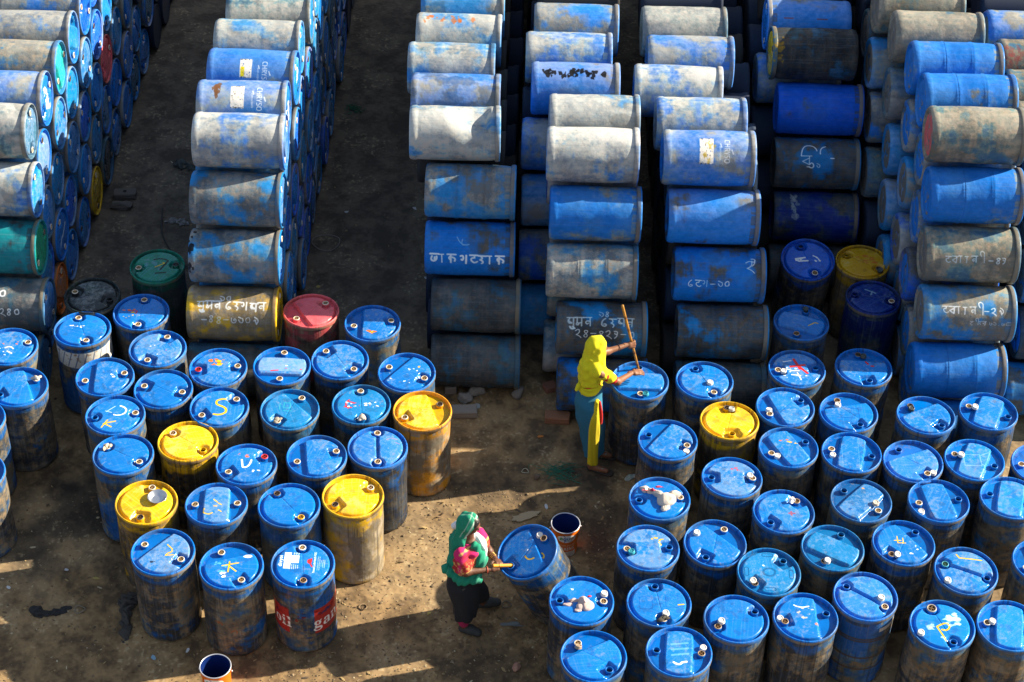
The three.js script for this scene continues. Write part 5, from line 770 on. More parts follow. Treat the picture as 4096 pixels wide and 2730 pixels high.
bucket(0.575, -13.49, 0.12, 'orange paint bucket with dark blue inside, standing behind the tilted drum');
bucket(-2.556, -11.58, -0.05, 'orange paint bucket at the bottom edge, below the front left drums');

// ------------------------------------------------------------------ people
const V = (x, y, z) => new THREE.Vector3(x, y, z);
function nets(f, lo, hi, h) {   // surface of f = 0 as a smooth mesh (naive surface nets)
  const nx = Math.ceil((hi[0] - lo[0]) / h) + 1, ny = Math.ceil((hi[1] - lo[1]) / h) + 1, nz = Math.ceil((hi[2] - lo[2]) / h) + 1, F = new Float32Array(nx * ny * nz), id = new Int32Array(nx * ny * nz).fill(-1), P = [], I = [];
  const ix = (i, j, k) => (k * ny + j) * nx + i;
  for (let k = 0; k < nz; k++) for (let j = 0; j < ny; j++) for (let i = 0; i < nx; i++) F[ix(i, j, k)] = f(lo[0] + i * h, lo[1] + j * h, lo[2] + k * h);
  const E = [[0, 1], [0, 2], [0, 4], [1, 3], [1, 5], [2, 3], [2, 6], [3, 7], [4, 5], [4, 6], [5, 7], [6, 7]], v = new Float32Array(8);
  for (let k = 0; k < nz - 1; k++) for (let j = 0; j < ny - 1; j++) for (let i = 0; i < nx - 1; i++) {
    let m = 0; for (let c = 0; c < 8; c++) { v[c] = F[ix(i + (c & 1), j + ((c >> 1) & 1), k + (c >> 2))]; if (v[c] < 0) m |= 1 << c; }
    if (m === 0 || m === 255) continue;
    let x = 0, y = 0, z = 0, n = 0;
    for (const [a, b] of E) if ((v[a] < 0) !== (v[b] < 0)) { const t = v[a] / (v[a] - v[b]); x += (a & 1) + t * ((b & 1) - (a & 1)); y += ((a >> 1) & 1) + t * (((b >> 1) & 1) - ((a >> 1) & 1)); z += (a >> 2) + t * ((b >> 2) - (a >> 2)); n++; }
    id[ix(i, j, k)] = P.length / 3; P.push(lo[0] + (i + x / n) * h, lo[1] + (j + y / n) * h, lo[2] + (k + z / n) * h);
  }
  for (let k = 1; k < nz - 1; k++) for (let j = 1; j < ny - 1; j++) for (let i = 1; i < nx - 1; i++) {
    const s = F[ix(i, j, k)] < 0;
    for (let d = 0; d < 3; d++) {
      const e = F[d === 0 ? ix(i + 1, j, k) : d === 1 ? ix(i, j + 1, k) : ix(i, j, k + 1)] < 0; if (s === e) continue;
      const q = d === 0 ? [id[ix(i, j - 1, k - 1)], id[ix(i, j, k - 1)], id[ix(i, j, k)], id[ix(i, j - 1, k)]] : d === 1 ? [id[ix(i - 1, j, k - 1)], id[ix(i - 1, j, k)], id[ix(i, j, k)], id[ix(i, j, k - 1)]] : [id[ix(i - 1, j - 1, k)], id[ix(i, j - 1, k)], id[ix(i, j, k)], id[ix(i - 1, j, k)]];
      if (q.includes(-1)) continue;
      if (s) I.push(q[0], q[1], q[2], q[0], q[2], q[3]); else I.push(q[0], q[2], q[1], q[0], q[3], q[2]);
    }
  }
  const g = new THREE.BufferGeometry(); g.setAttribute('position', new THREE.Float32BufferAttribute(P, 3)); g.setIndex(I); g.computeVertexNormals();
  return g;
}
const cap = (a, b, ra, rb = ra) => { const ab = [b[0] - a[0], b[1] - a[1], b[2] - a[2]], L = ab[0] ** 2 + ab[1] ** 2 + ab[2] ** 2 || 1e-9; return (x, y, z) => { const t = clamp(((x - a[0]) * ab[0] + (y - a[1]) * ab[1] + (z - a[2]) * ab[2]) / L); return Math.hypot(x - a[0] - ab[0] * t, y - a[1] - ab[1] * t, z - a[2] - ab[2] * t) - ra - (rb - ra) * t; }; };
const ell = (c, r) => (x, y, z) => { const a = (x - c[0]) / r[0], b = (y - c[1]) / r[1], d = (z - c[2]) / r[2], k = Math.hypot(a, b, d); return (k - 1) * Math.min(r[0], r[1], r[2]) * (k > 1 ? 1 : 1); };
const smin = (a, b, k) => { const h = Math.max(0, k - Math.abs(a - b)) / k; return Math.min(a, b) - h * h * k * 0.25; };
const join = (fs, k) => (x, y, z) => { let d = 1e9; for (const f of fs) d = smin(d, f(x, y, z), k); return d; };
// cross-sections up a bent column: [y, cx, cz, rx, rz]
const column = (S, turn = 0) => { const c = Math.cos(turn), s = Math.sin(turn); return (x, y, z) => { let i = 0; while (i < S.length - 2 && y > S[i + 1][0]) i++; const a = S[i], b = S[i + 1], t = clamp((y - a[0]) / (b[0] - a[0])), tt = t * t * (3 - 2 * t), X = x - lerp(a[1], b[1], tt), Z = z - lerp(a[2], b[2], tt), u = (X * c - Z * s) / lerp(a[3], b[3], tt), w = (X * s + Z * c) / lerp(a[4], b[4], tt), k = Math.hypot(u, w); const d = (k - 1) * Math.min(lerp(a[3], b[3], tt), lerp(a[4], b[4], tt)); return Math.max(d, S[0][0] - y, y - S.at(-1)[0]); }; };
const shaped = (g, rule) => { const p = g.attributes.position, c = new Float32Array(p.count * 3); for (let i = 0; i < p.count; i++) c.set(rule(p.getX(i), p.getY(i), p.getZ(i)), 3 * i); g.setAttribute('color', new THREE.BufferAttribute(c, 3)); return g; };
const fold = (x, y, z, n, ph, cx, cz) => Math.sin(Math.atan2(z - cz, x - cx) * n + ph + 1.5 * Math.sin(y * 6 + ph));
// an open or gripping hand in its own fine grid: wrist, direction along the palm, palm normal, curl of the fingers
function hand(w, dir, nor, side, curl, spread = 0.16) {
  const d = V(...dir).normalize(), n = V(...nor); n.addScaledVector(d, -n.dot(d)).normalize(); const s = new THREE.Vector3().crossVectors(d, n).multiplyScalar(side), at3 = (a, b, c) => [w[0] + d.x * a + s.x * b + n.x * c, w[1] + d.y * a + s.y * b + n.y * c, w[2] + d.z * a + s.z * b + n.z * c];
  const fs = [cap(at3(-0.03, 0, 0), at3(0.02, 0, 0), 0.024, 0.022), cap(at3(0.03, -0.022, 0), at3(0.078, -0.028, 0), 0.016, 0.013), cap(at3(0.03, 0, 0), at3(0.082, 0, 0), 0.017, 0.0135), cap(at3(0.03, 0.02, 0), at3(0.076, 0.026, 0), 0.016, 0.0125)], palm = join(fs, 0.02), fingers = [];
  [[-0.03, 0.07, 0.9], [-0.01, 0.079, 1], [0.01, 0.074, 0.95], [0.029, 0.06, 0.85]].forEach(([o, len, k], i) => {
    let a = 0.078 - Math.abs(i - 1) * 0.004, c = 0, ang = curl[0] * k, p = at3(a, o, 0); const sp = o * spread * 6;
    [0.44, 0.31, 0.25].forEach((q, j) => { const L = len * q, a2 = a + L * Math.cos(ang), c2 = c - L * Math.sin(ang), p2 = at3(a2, o + sp * (a2 - 0.078), c2); fingers.push(cap(p, p2, 0.0092 - j * 0.0008, 0.0086 - j * 0.0009)); a = a2; c = c2; p = p2; ang += curl[1] * k; });
  });
  const t0 = at3(0.022, -0.026, -0.004), t1 = at3(0.05, -0.052, -0.012 - 0.012 * curl[0]), t2 = at3(0.072, -0.052 + 0.02 * curl[0], -0.02 - 0.03 * curl[0]);
  fingers.push(cap(t0, t1, 0.0125, 0.0105), cap(t1, t2, 0.0103, 0.0085));
  const f = (x, y, z) => { let q = palm(x, y, z); let m = 1e9; for (const g of fingers) m = Math.min(m, g(x, y, z)); return smin(q, m, 0.007); };
  return nets(f, [w[0] - 0.17, w[1] - 0.17, w[2] - 0.17], [w[0] + 0.17, w[1] + 0.17, w[2] + 0.17], 0.0036);
}
function headMesh(c, fwd, up0, k = 1) {   // face, nose, lips, chin, ears on a fine grid
  const f = V(...fwd).normalize(), u = V(...up0); u.addScaledVector(f, -u.dot(f)).normalize(); const r = new THREE.Vector3().crossVectors(f, u), L = (x, y, z) => { const X = x - c[0], Y = y - c[1], Z = z - c[2]; return [(X * f.x + Y * f.y + Z * f.z) / k, (X * u.x + Y * u.y + Z * u.z) / k, (X * r.x + Y * r.y + Z * r.z) / k]; };
  const skull = ell([-0.012, 0.03, 0], [0.092, 0.092, 0.074]), face = ell([0.02, -0.02, 0], [0.068, 0.092, 0.062]), jaw = cap([0.035, -0.085, 0], [0.06, -0.092, 0], 0.032, 0.02), nose = cap([0.088, 0.008, 0], [0.104, -0.026, 0], 0.008, 0.012), lips = join([cap([0.086, -0.055, -0.018], [0.09, -0.055, 0.018], 0.008), cap([0.083, -0.066, -0.014], [0.085, -0.066, 0.014], 0.008)], 0.006), brow = cap([0.078, 0.028, -0.03], [0.078, 0.028, 0.03], 0.012), ears = [1, -1].map((s) => ell([-0.01, -0.005, s * 0.072], [0.018, 0.03, 0.01])), cheeks = [1, -1].map((s) => ell([0.06, -0.03, s * 0.035], [0.024, 0.024, 0.02])), neck = cap([-0.02, -0.06, 0], [-0.045, -0.15, 0], 0.047, 0.05), sock = [1, -1].map((s) => ell([0.088, 0.008, s * 0.03], [0.014, 0.01, 0.014]));
  const base = join([skull, face, jaw, brow, ...cheeks, neck], 0.03), fun = (x, y, z) => { const q = L(x, y, z); let d = smin(base(...q), nose(...q), 0.012); d = Math.max(d, -Math.min(sock[0](...q), sock[1](...q)) * 0.8); d = smin(d, lips(...q), 0.006); return smin(d, Math.min(ears[0](...q), ears[1](...q)), 0.008); };
  return { geo: nets(fun, [c[0] - 0.16, c[1] - 0.19, c[2] - 0.16], [c[0] + 0.16, c[1] + 0.15, c[2] + 0.16], 0.0055), place: (a, b, d, _ = (a *= k, b *= k, d *= k)) => V(c[0] + f.x * a + u.x * b + r.x * d, c[1] + f.y * a + u.y * b + r.y * d, c[2] + f.z * a + u.z * b + r.z * d), local: L };
}
const cloth = (col, more = {}) => std(col, 0.95, { side: THREE.DoubleSide, ...more });
const skinM = (c) => std(c, 0.55);
function foot(a, toe) { const h = [a[0], 0.045, a[2]]; return [cap(a, h, 0.034, 0.036), cap([h[0], 0.034, h[2]], toe, 0.032, 0.022), cap([lerp(h[0], toe[0], 0.4), 0.04, lerp(h[2], toe[2], 0.4)], toe, 0.034, 0.02)]; }
function eyes(root, H, c) { for (const s of [1, -1]) { const e = part('eye', new THREE.SphereGeometry(0.0085, 12, 10), c, root); e.position.copy(H.place(0.081, 0.008, s * 0.03)); } }
function bangle(root, c, ax, r, t, m) { const b = part('bangle', new THREE.TorusGeometry(r, t, 8, 28), m, root); b.position.set(...c); b.quaternion.setFromUnitVectors(V(0, 0, 1), V(...ax).normalize()); }

{ // the woman in yellow, stirring
  const root = thing('person', 'woman in a yellow headscarf and blue wrap, stirring a drum with a stick', 'person'); root.position.set(0.87, -0.004, -14.6);
  const skin = skinM([0.2, 0.085, 0.04]), shR = [0.0, 1.31, 0.0], elR = [0.18, 1.15, -0.07], wrR = [0.335, 1.065, -0.3], shL = [-0.12, 1.3, -0.3], elL = [0.08, 1.19, -0.47], wrL = [0.285, 1.195, -0.575];
  const H = headMesh([-0.035, 1.47, -0.2], [0.93, -0.2, -0.3], [0.1, 1, -0.05], 0.95);
  const bf = join([column([[0.8, -0.09, -0.08, 0.12, 0.1], [0.95, -0.085, -0.09, 0.11, 0.095], [1.07, -0.075, -0.11, 0.098, 0.085], [1.22, -0.065, -0.14, 0.115, 0.09], [1.33, -0.06, -0.16, 0.115, 0.07], [1.37, -0.055, -0.175, 0.06, 0.055]], 1.22), cap([-0.05, 1.33, -0.18], [-0.045, 1.42, -0.19], 0.052, 0.047), cap(shR, elR, 0.043, 0.034), cap(elR, wrR, 0.035, 0.023), cap(shL, elL, 0.043, 0.034), cap(elL, wrL, 0.035, 0.023), cap([-0.06, 0.86, -0.01], [-0.03, 0.48, 0.0], 0.085, 0.055), cap([-0.03, 0.48, 0.0], [-0.02, 0.1, -0.01], 0.055, 0.032), cap([-0.09, 0.86, -0.17], [0.02, 0.48, -0.18], 0.085, 0.055), cap([0.02, 0.48, -0.18], [0.02, 0.1, -0.2], 0.055, 0.032), ...foot([-0.02, 0.1, -0.01], [0.13, 0.03, 0.045]), ...foot([0.02, 0.1, -0.2], [0.17, 0.03, -0.18])], 0.03);
  const body = mergeGeometries([nets(bf, [-0.3, 0.0, -0.7], [0.42, 1.46, 0.2], 0.0115), H.geo, hand(wrR, [0.82, -0.12, -0.35], [0.1, 1, 0.1], 1, [0.25, 0.25], 0.4), hand(wrL, [0.62, -0.08, -0.2], [-0.25, 0.3, 0.85], -1, [1.0, 0.9])].map(flat));
  part('body', body, skin, root); eyes(root, H, std([0.01, 0.008, 0.007], 0.2));
  part('hair', nets((x, y, z) => { const [a, b, c] = H.local(x, y, z); return Math.max(ell([-0.012, 0.034, 0], [0.1, 0.1, 0.082])(a, b, c), a - 0.045 - 0.3 * (b - 0.05)); }, [-0.2, 1.3, -0.36], [0.13, 1.62, -0.04], 0.008), std([0.012, 0.01, 0.009], 0.5), root);
  const hs = ell([-0.022, 0.028, 0], [0.112, 0.118, 0.095]), yel = [0.62, 0.56, 0.008];
  const drape = join([(x, y, z) => hs(...H.local(x, y, z)), cap([-0.06, 1.45, -0.18], [-0.1, 1.28, -0.13], 0.08, 0.105), column([[1.1, -0.085, -0.115, 0.128, 0.112], [1.2, -0.085, -0.13, 0.138, 0.115], [1.32, -0.075, -0.15, 0.135, 0.095], [1.4, -0.06, -0.17, 0.085, 0.075]], 1.22), cap([-0.02, 1.32, -0.025], [0.1, 1.225, -0.037], 0.062, 0.06), cap([-0.1, 1.31, -0.27], [-0.06, 1.26, -0.34], 0.058, 0.052), cap([0.0, 1.4, -0.15], [0.0, 1.28, -0.1], 0.05, 0.055)], 0.05);
  part('headscarf', shaped(nets((x, y, z) => { const q = H.local(x, y, z), d = drape(x, y, z) + 0.0035 * Math.sin(58 * (x * 0.9 + (1.5 - y) * 0.8 - z * 0.5) + 2 * Math.sin(9 * (y + x))) + 0.006 * fold(x, y, z, 7, 1, -0.08, -0.14) * ss(1.45, 1.3, y) + 0.002 * Math.sin(70 * (y + 0.4 * x) + 3 * Math.sin(12 * x)); return Math.max(d, -(Math.max(ell([0.1, -0.03, 0], [0.075, 0.1, 0.062])(...q))), 1.105 + 0.1 * (z + 0.1) - y); }, [-0.34, 1.06, -0.5], [0.2, 1.66, 0.14], 0.0075), (x, y, z) => { const k = 0.9 + 0.2 * at(FINE, x * 1.3 + z, y * 1.3); return yel.map((c) => c * k); }), cloth([1, 1, 1], { vertexColors: true }), root);
  const red = cloth([0.5, 0.012, 0.01]);
  part('blouse', mergeGeometries([nets((x, y, z) => column([[1.02, -0.085, -0.11, 0.122, 0.105], [1.1, -0.08, -0.115, 0.124, 0.107], [1.14, -0.08, -0.12, 0.118, 0.1]], 1.22)(x, y, z) + 0.004 * fold(x, y, z, 9, 0, -0.08, -0.11), [-0.3, 0.98, -0.35], [0.15, 1.22, 0.1], 0.009), nets(cap([0.05, 1.265, -0.025], [0.13, 1.2, -0.05], 0.05, 0.05), [-0.06, 1.1, -0.14], [0.2, 1.38, 0.08], 0.008)]), red, root);
  part('sash', nets((x, y, z) => { const b = y - 1.055 - 0.1 * (x + 0.08) - 0.1 * (z + 0.1), d = column([[0.9, -0.085, -0.1, 0.135, 0.118], [1.2, -0.08, -0.12, 0.136, 0.118]], 1.22)(x, y, z) + 0.005 * Math.sin(90 * b + 2 * fold(x, y, z, 3, 2, -0.08, -0.11)); return smin(Math.max(d, Math.abs(b) - 0.045), cap([-0.2, 1.11, -0.04], [-0.22, 1.07, -0.02], 0.026, 0.018)(x, y, z), 0.02); }, [-0.32, 0.94, -0.36], [0.15, 1.2, 0.12], 0.009), cloth(yel), root);
  const S = [[0.2, -0.005, -0.1, 0.108, 0.12], [0.45, -0.035, -0.1, 0.122, 0.13], [0.7, -0.075, -0.095, 0.136, 0.138], [0.88, -0.09, -0.09, 0.136, 0.132], [1.02, -0.085, -0.1, 0.122, 0.112], [1.06, -0.085, -0.1, 0.116, 0.108]];
  part('wrap_skirt', nets((x, y, z) => smin(column(S, 0.3)(x, y, z), Math.max(Math.min(cap([-0.06, 0.86, -0.01], [-0.03, 0.48, 0.0], 0.1, 0.075)(x, y, z), cap([-0.03, 0.48, 0.0], [-0.02, 0.1, -0.01], 0.075, 0.07)(x, y, z), cap([-0.09, 0.86, -0.17], [0.02, 0.48, -0.18], 0.1, 0.075)(x, y, z), cap([0.02, 0.48, -0.18], [0.02, 0.1, -0.2], 0.075, 0.07)(x, y, z)), 0.2 - y), 0.06) + 0.005 * fold(x, y, z, 8, 0.4, -0.05, -0.1) * ss(1.05, 0.6, y) + 0.004 * Math.sin(34 * (y * 0.55 - x) + 2 * z) * ss(0.5, 1, y), [-0.32, 0.17, -0.33], [0.2, 1.08, 0.14], 0.01), cloth([0.016, 0.13, 0.22]), root);
  part('pleats', nets((x, y, z) => { const t = clamp((1.0 - y) / 0.85), cx = -0.01 - 0.0 * t - 0.015 * Math.sin(t * 3), w = lerp(0.026, 0.056, ss(0, 0.5, t)), d = Math.hypot((x - cx) / w, (z - 0.085 + 0.03 * (1 - ss(0, 0.25, t)) + 0.015 * t) / 0.034); return Math.max((d - 1) * 0.028 + 0.0022 * Math.sin((x - cx) * 130 + y * 5), 0.145 - y, y - 1.0); }, [-0.14, 0.12, -0.08], [0.12, 1.03, 0.17], 0.008), cloth([0.58, 0.47, 0.008]), root);
  part('lining', nets((x, y, z) => { const t = clamp((1.0 - y) / 0.3); return Math.max((Math.hypot((x - 0.012 - 0.022 * t) / (0.012 + 0.016 * Math.sin(t * 2.6)), (z - 0.066) / 0.014) - 1) * 0.01, 0.7 - y, y - 1.0); }, [-0.05, 0.68, -0.02], [0.12, 1.02, 0.14], 0.006), red, root);
  for (const [fx, fz, tx, tz] of [[-0.04, -0.02, 0.16, 0.055], [0.0, -0.2, 0.2, -0.18]]) {
    const s = part('sandal', nets((x, y, z) => Math.max(join([cap([fx, 0.006, fz], [lerp(fx, tx, 0.4), 0.006, lerp(fz, tz, 0.4)], 0.034, 0.034), cap([lerp(fx, tx, 0.4), 0.006, lerp(fz, tz, 0.4)], [tx, 0.006, tz], 0.036, 0.046)], 0.03)(x, y, z), Math.abs(y - 0.007) - 0.008), [-0.1, -0.01, -0.27], [0.28, 0.03, 0.12], 0.006), std([0.035, 0.028, 0.024], 0.8), root);
    for (const k of [-1, 1]) part('strap', new THREE.TubeGeometry(new THREE.CatmullRomCurve3([V(lerp(fx, tx, 0.4), 0.02, lerp(fz, tz, 0.4) + k * 0.036), V(lerp(fx, tx, 0.62), 0.058, lerp(fz, tz, 0.62) + k * 0.018), V(lerp(fx, tx, 0.85), 0.045, lerp(fz, tz, 0.85))]), 14, 0.0055, 6), std([0.25, 0.32, 0.28], 0.6), s);
  }
  bangle(root, [-0.02, 0.1, -0.01], [0, 1, 0.1], 0.041, 0.004, std([0.4, 0.4, 0.38], 0.3, { metalness: 0.7 })); bangle(root, [0.2, 1.19, -0.53], [0.2, 0, -0.1], 0.033, 0.003, std([0.05, 0.02, 0.02], 0.4));
}
{ // the woman in green
  const root = thing('person', 'woman in a green headscarf and black skirt, levering the tilted drum', 'person'); root.position.set(-0.33, -0.004, -12.45);
  const skin = skinM([0.11, 0.045, 0.024]), shR = [-0.07, 1.1, 0.11], elR = [-0.02, 0.93, 0.17], wrR = [0.195, 0.9, 0.1], shL = [0.08, 1.09, -0.16], elL = [0.18, 0.87, -0.15], wrL = [0.25, 0.885, -0.035];
  const H = headMesh([0.01, 1.33, -0.04], [0.9, -0.38, 0.12], [0.3, 1, 0.05], 0.86);
  const bf = join([column([[0.6, -0.05, 0.0, 0.125, 0.11], [0.75, -0.05, 0.0, 0.115, 0.1], [0.88, -0.045, -0.005, 0.11, 0.095], [1.02, -0.03, -0.01, 0.15, 0.115], [1.12, -0.01, -0.02, 0.135, 0.08], [1.17, 0.0, -0.025, 0.06, 0.055]], -1.05), cap([-0.01, 1.12, -0.02], [0.0, 1.25, -0.035], 0.053, 0.047), cap(shR, elR, 0.05, 0.04), cap(elR, wrR, 0.039, 0.025), cap(shL, elL, 0.048, 0.039), cap(elL, wrL, 0.038, 0.024), cap([-0.08, 0.62, 0.06], [-0.02, 0.35, 0.07], 0.085, 0.055), cap([-0.02, 0.35, 0.07], [-0.03, 0.1, 0.06], 0.055, 0.034), cap([-0.02, 0.62, -0.07], [0.1, 0.36, -0.14], 0.085, 0.055), cap([0.1, 0.36, -0.14], [0.13, 0.1, -0.25], 0.055, 0.034), ...foot([-0.03, 0.1, 0.06], [0.09, 0.03, 0.1]), ...foot([0.13, 0.1, -0.25], [0.26, 0.03, -0.28])], 0.03);
  part('body', mergeGeometries([nets(bf, [-0.3, 0.0, -0.4], [0.36, 1.27, 0.32], 0.0115), H.geo, hand(wrR, [0.8, 0.12, -0.3], [-0.1, 0.5, 0.8], 1, [1.15, 0.95]), hand(wrL, [0.4, 0.3, 0.85], [0.2, 0.8, -0.4], -1, [1.1, 0.9])].map(flat)), skin, root);
  eyes(root, H, std([0.01, 0.008, 0.007], 0.2));
  part('hair', nets((x, y, z) => { const [a, b, c] = H.local(x, y, z); return Math.max(ell([-0.008, 0.034, 0], [0.103, 0.1, 0.084])(a, b, c), a - 0.058 - 0.35 * (b - 0.05)); }, [-0.14, 1.16, -0.2], [0.18, 1.5, 0.12], 0.008), std([0.012, 0.01, 0.009], 0.45), root);
  const hs = ell([-0.035, 0.03, 0], [0.108, 0.116, 0.096]), green = [0.005, 0.21, 0.125];
  const drape = join([(x, y, z) => hs(...H.local(x, y, z)), cap([-0.04, 1.31, -0.035], [-0.085, 1.12, -0.01], 0.07, 0.068), cap([-0.085, 1.12, -0.01], [-0.145, 0.84, 0.03], 0.068, 0.05), cap([-0.085, 1.1, -0.08], [-0.1, 0.86, -0.06], 0.08, 0.075)], 0.06);
  part('headscarf', shaped(nets((x, y, z) => { const q = H.local(x, y, z), d = drape(x, y, z) + 0.007 * Math.sin(52 * (x * 0.8 + z * 0.75 + 0.25 * y) + 1.5 * Math.sin(8 * y)) + 0.004 * Math.sin(85 * (z - x * 0.5) + 3 * y); return Math.max(d, q[0] - 0.035 - 0.15 * q[1] - Math.max(0, -0.1 - q[1]) * 0.4, 0.78 - y); }, [-0.34, 0.74, -0.24], [0.16, 1.52, 0.22], 0.0075), (x, y, z) => { const q = H.local(x, y, z), k = 0.85 + 0.3 * at(FINE, x * 2, y * 1.3 + z), st = Math.max(ss(0.012, 0.004, Math.abs(q[0] - 0.012)), 0.7 * ss(0.006, 0.002, Math.abs(q[0] + 0.045)), 0.5 * ss(0.006, 0.002, Math.abs(q[2] - 0.03 - q[0] * 0.3))) * (q[1] > -0.13 ? 1 : 0); return mixc(green.map((c) => c * k), [0.5, 0.62, 0.55], st * 0.85); }), cloth([1, 1, 1], { vertexColors: true }), root);
  part('shawl', shaped(nets((x, y, z) => Math.max(join([cap([0.06, 1.14, 0.045], [0.1, 0.98, 0.05], 0.042, 0.06), cap([0.1, 0.98, 0.05], [0.075, 0.84, 0.07], 0.065, 0.06), cap([-0.2, 0.84, 0.05], [-0.06, 0.78, 0.13], 0.05, 0.045), cap([-0.06, 0.78, 0.13], [0.08, 0.8, 0.13], 0.045, 0.05)], 0.05)(x, y, z) + 0.006 * Math.sin(95 * (x - 0.35 * y + 0.4 * z)), 0.74 - y), [-0.3, 0.7, -0.06], [0.22, 1.24, 0.24], 0.008), (x, y, z) => mixc(green, [0.12, 0.4, 0.3], 0.5 * ss(0.66, 0.8, at(STREAK, x * 0.7 - y * 0.25, y * 0.2)))), cloth([1, 1, 1], { vertexColors: true }), root);
  const blouse = join([column([[0.8, -0.045, 0.0, 0.143, 0.125], [0.95, -0.035, -0.005, 0.16, 0.13], [1.1, -0.015, -0.02, 0.155, 0.1], [1.16, 0.0, -0.025, 0.085, 0.07]], -1.05), cap(shR, [-0.03, 0.965, 0.155], 0.06, 0.062), cap(shL, [0.13, 0.98, -0.155], 0.066, 0.06)], 0.035);
  part('blouse', shaped(nets((x, y, z) => blouse(x, y, z) + 0.003 * Math.sin(60 * (y + x * 0.5)), [-0.28, 0.78, -0.3], [0.26, 1.2, 0.28], 0.0075), (x, y, z) => { const u = x * 9 + z * 7, v = y * 11, fx = u - Math.floor(u) - 0.5, fy = v - Math.floor(v) - 0.5, dot = ss(0.2, 0.12, Math.hypot(fx, fy)), n = at(BLOB, x * 1.6 + z, y * 1.6); return mixc(mixc([0.55, 0.012, 0.13], [0.36, 0.02, 0.02], ss(0.45, 0.6, n)), [0.6, 0.4, 0.12], Math.max(dot * 0.9, 0.75 * ss(0.58, 0.68, at(FINE, x * 2.4 - z * 2, y * 2.4)) * ss(1.08, 0.98, y))); }), cloth([1, 1, 1], { vertexColors: true }), root);
  part('white_cloth', nets((x, y, z) => join([cap([0.03, 1.19, -0.06], [0.105, 1.1, -0.03], 0.04, 0.05), cap([0.105, 1.1, -0.03], [0.15, 0.92, 0.0], 0.048, 0.03), cap([-0.12, 1.25, -0.1], [0.0, 1.22, -0.1], 0.04, 0.035)], 0.03)(x, y, z) + 0.006 * Math.sin(80 * (x + y * 0.5) + 2 * z), [-0.2, 0.86, -0.18], [0.22, 1.32, 0.08], 0.0075), cloth([0.72, 0.72, 0.74]), root);
  const S = [[0.19, -0.02, -0.02, 0.105, 0.125], [0.35, -0.01, -0.02, 0.125, 0.135], [0.55, -0.035, -0.005, 0.145, 0.138], [0.68, -0.05, 0.0, 0.142, 0.132], [0.8, -0.05, 0.0, 0.126, 0.116], [0.84, -0.05, 0.0, 0.122, 0.112]];
  part('skirt', nets((x, y, z) => smin(column(S, -0.5)(x, y, z), Math.max(Math.min(cap([-0.02, 0.62, -0.07], [0.1, 0.36, -0.14], 0.11, 0.085)(x, y, z), cap([0.1, 0.36, -0.14], [0.13, 0.1, -0.25], 0.085, 0.075)(x, y, z), cap([-0.08, 0.62, 0.06], [-0.02, 0.35, 0.07], 0.11, 0.085)(x, y, z), cap([-0.02, 0.35, 0.07], [-0.03, 0.1, 0.06], 0.085, 0.075)(x, y, z)), 0.2 - y), 0.06) + 0.006 * fold(x, y, z, 7, 0.9, -0.03, -0.01) * ss(0.85, 0.4, y), [-0.28, 0.16, -0.34], [0.27, 0.86, 0.2], 0.01), cloth([0.012, 0.013, 0.017]), root);
  part('trouser_cuff', mergeGeometries([nets(cap([-0.05, 0.2, 0.065], [-0.035, 0.125, 0.062], 0.062, 0.05), [-0.15, 0.03, -0.05], [0.07, 0.29, 0.17], 0.008), nets(cap([0.11, 0.26, -0.2], [0.125, 0.14, -0.24], 0.058, 0.048), [0.0, 0.05, -0.35], [0.23, 0.36, -0.1], 0.008)]), cloth([0.4, 0.015, 0.08]), root);
  for (const [a, b] of [[[-0.04, 0.06], [0.1, 0.1]], [[0.11, -0.25], [0.27, -0.285]]]) part('shoe', nets((x, y, z) => Math.max(join([cap([a[0], 0.04, a[1]], [lerp(a[0], b[0], 0.5), 0.045, lerp(a[1], b[1], 0.5)], 0.044, 0.048), cap([lerp(a[0], b[0], 0.5), 0.045, lerp(a[1], b[1], 0.5)], [b[0], 0.03, b[1]], 0.05, 0.04)], 0.02)(x, y, z), 0.004 - y), [-0.12, -0.01, -0.36], [0.34, 0.12, 0.18], 0.007), std([0.03, 0.033, 0.032], 0.7), root);
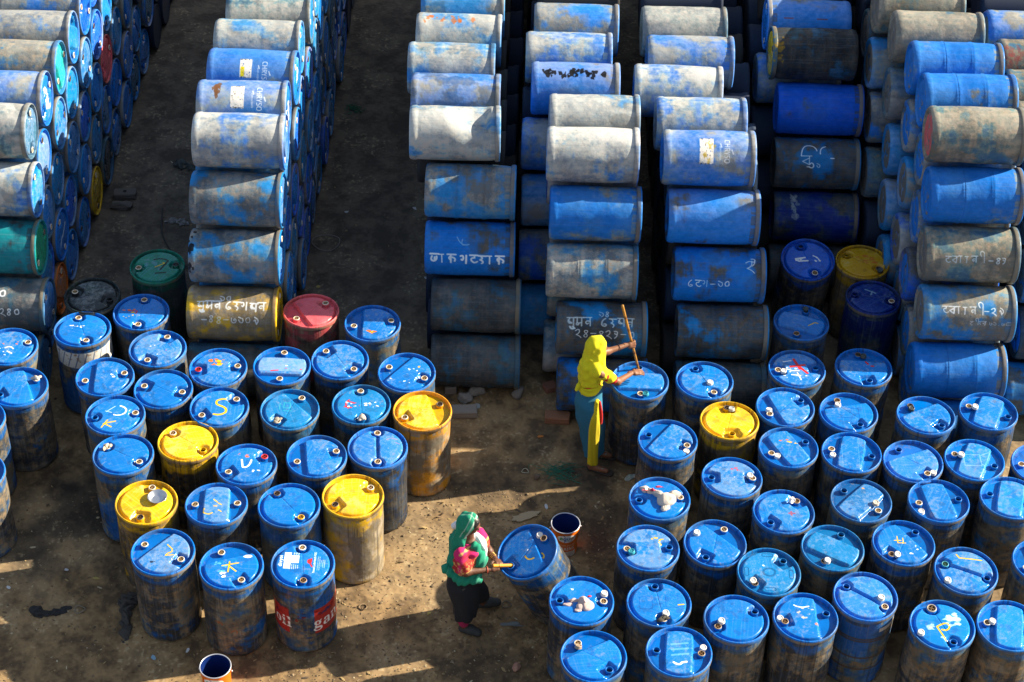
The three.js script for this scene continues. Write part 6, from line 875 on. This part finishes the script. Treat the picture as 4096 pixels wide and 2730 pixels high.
  const gold = std([0.5, 0.3, 0.08], 0.3, { metalness: 0.8 });
  bangle(root, [0.17, 0.904, 0.11], [1, -0.1, -0.3], 0.031, 0.0035, std([0.6, 0.1, 0.06], 0.4)); for (const k of [0, 1, 2]) bangle(root, [0.232 - k * 0.01, 0.882, -0.06 - k * 0.016], [0.5, 0.1, 0.8], 0.03, 0.0028, gold); bangle(root, [0.17, 0.9, -0.152], [0.2, -1, 0], 0.044, 0.003, std([0.03, 0.02, 0.02], 0.5));
  const ear = part('earring', new THREE.SphereGeometry(0.009, 10, 8), gold, root); ear.position.copy(H.place(-0.005, -0.038, 0.076));
}
function pole(name, a, b, r0, r1, mat, nodes, label) {
  const A = V(...a), B = V(...b), L = A.distanceTo(B), prof = [[0.0005, 0]], N = 60;
  for (let i = 0; i <= N; i++) { const t = i / N; let k = 0; for (const q of nodes) k += Math.exp(-(((t - q) / 0.012) ** 2)); prof.push([lerp(r0, r1, t) * (1 + 0.16 * k), t * L]); }
  prof.push([0.0005, L]);
  const cols = prof.map((q) => { let k = 0; for (const w of nodes) k = Math.max(k, Math.exp(-(((q[1] / L - w) / 0.02) ** 2))); return mixc([1, 1, 1], [0.35, 0.25, 0.2], Math.max(k, (q[1] / L < 0.25 ? 0.75 * (1 - q[1] / L / 0.25) : 0) * (name === 'bamboo_stick' ? 1 : 0))); });
  const m = solo(name, simple(prof, 20, cols), std(mat, 0.45, { vertexColors: true }), label, 'stick'); m.position.copy(A); m.quaternion.setFromUnitVectors(V(0, 1, 0), B.clone().sub(A).normalize());
}
pole('bamboo_stick', [1.297, 0.87, -15.128], [1.082, 1.62, -15.278], 0.0115, 0.0145, [0.36, 0.17, 0.025], [0.12, 0.3, 0.47, 0.64, 0.82], 'long bamboo stick held upright in a drum by the woman in yellow');
pole('wooden_stick', [0.075, 0.872, -12.43], [-0.108, 0.932, -12.362], 0.0155, 0.0165, [0.62, 0.27, 0.015], [0.7], 'short yellow stick pushed into the bung hole of the tilted drum');

renderer.render(scene, camera);
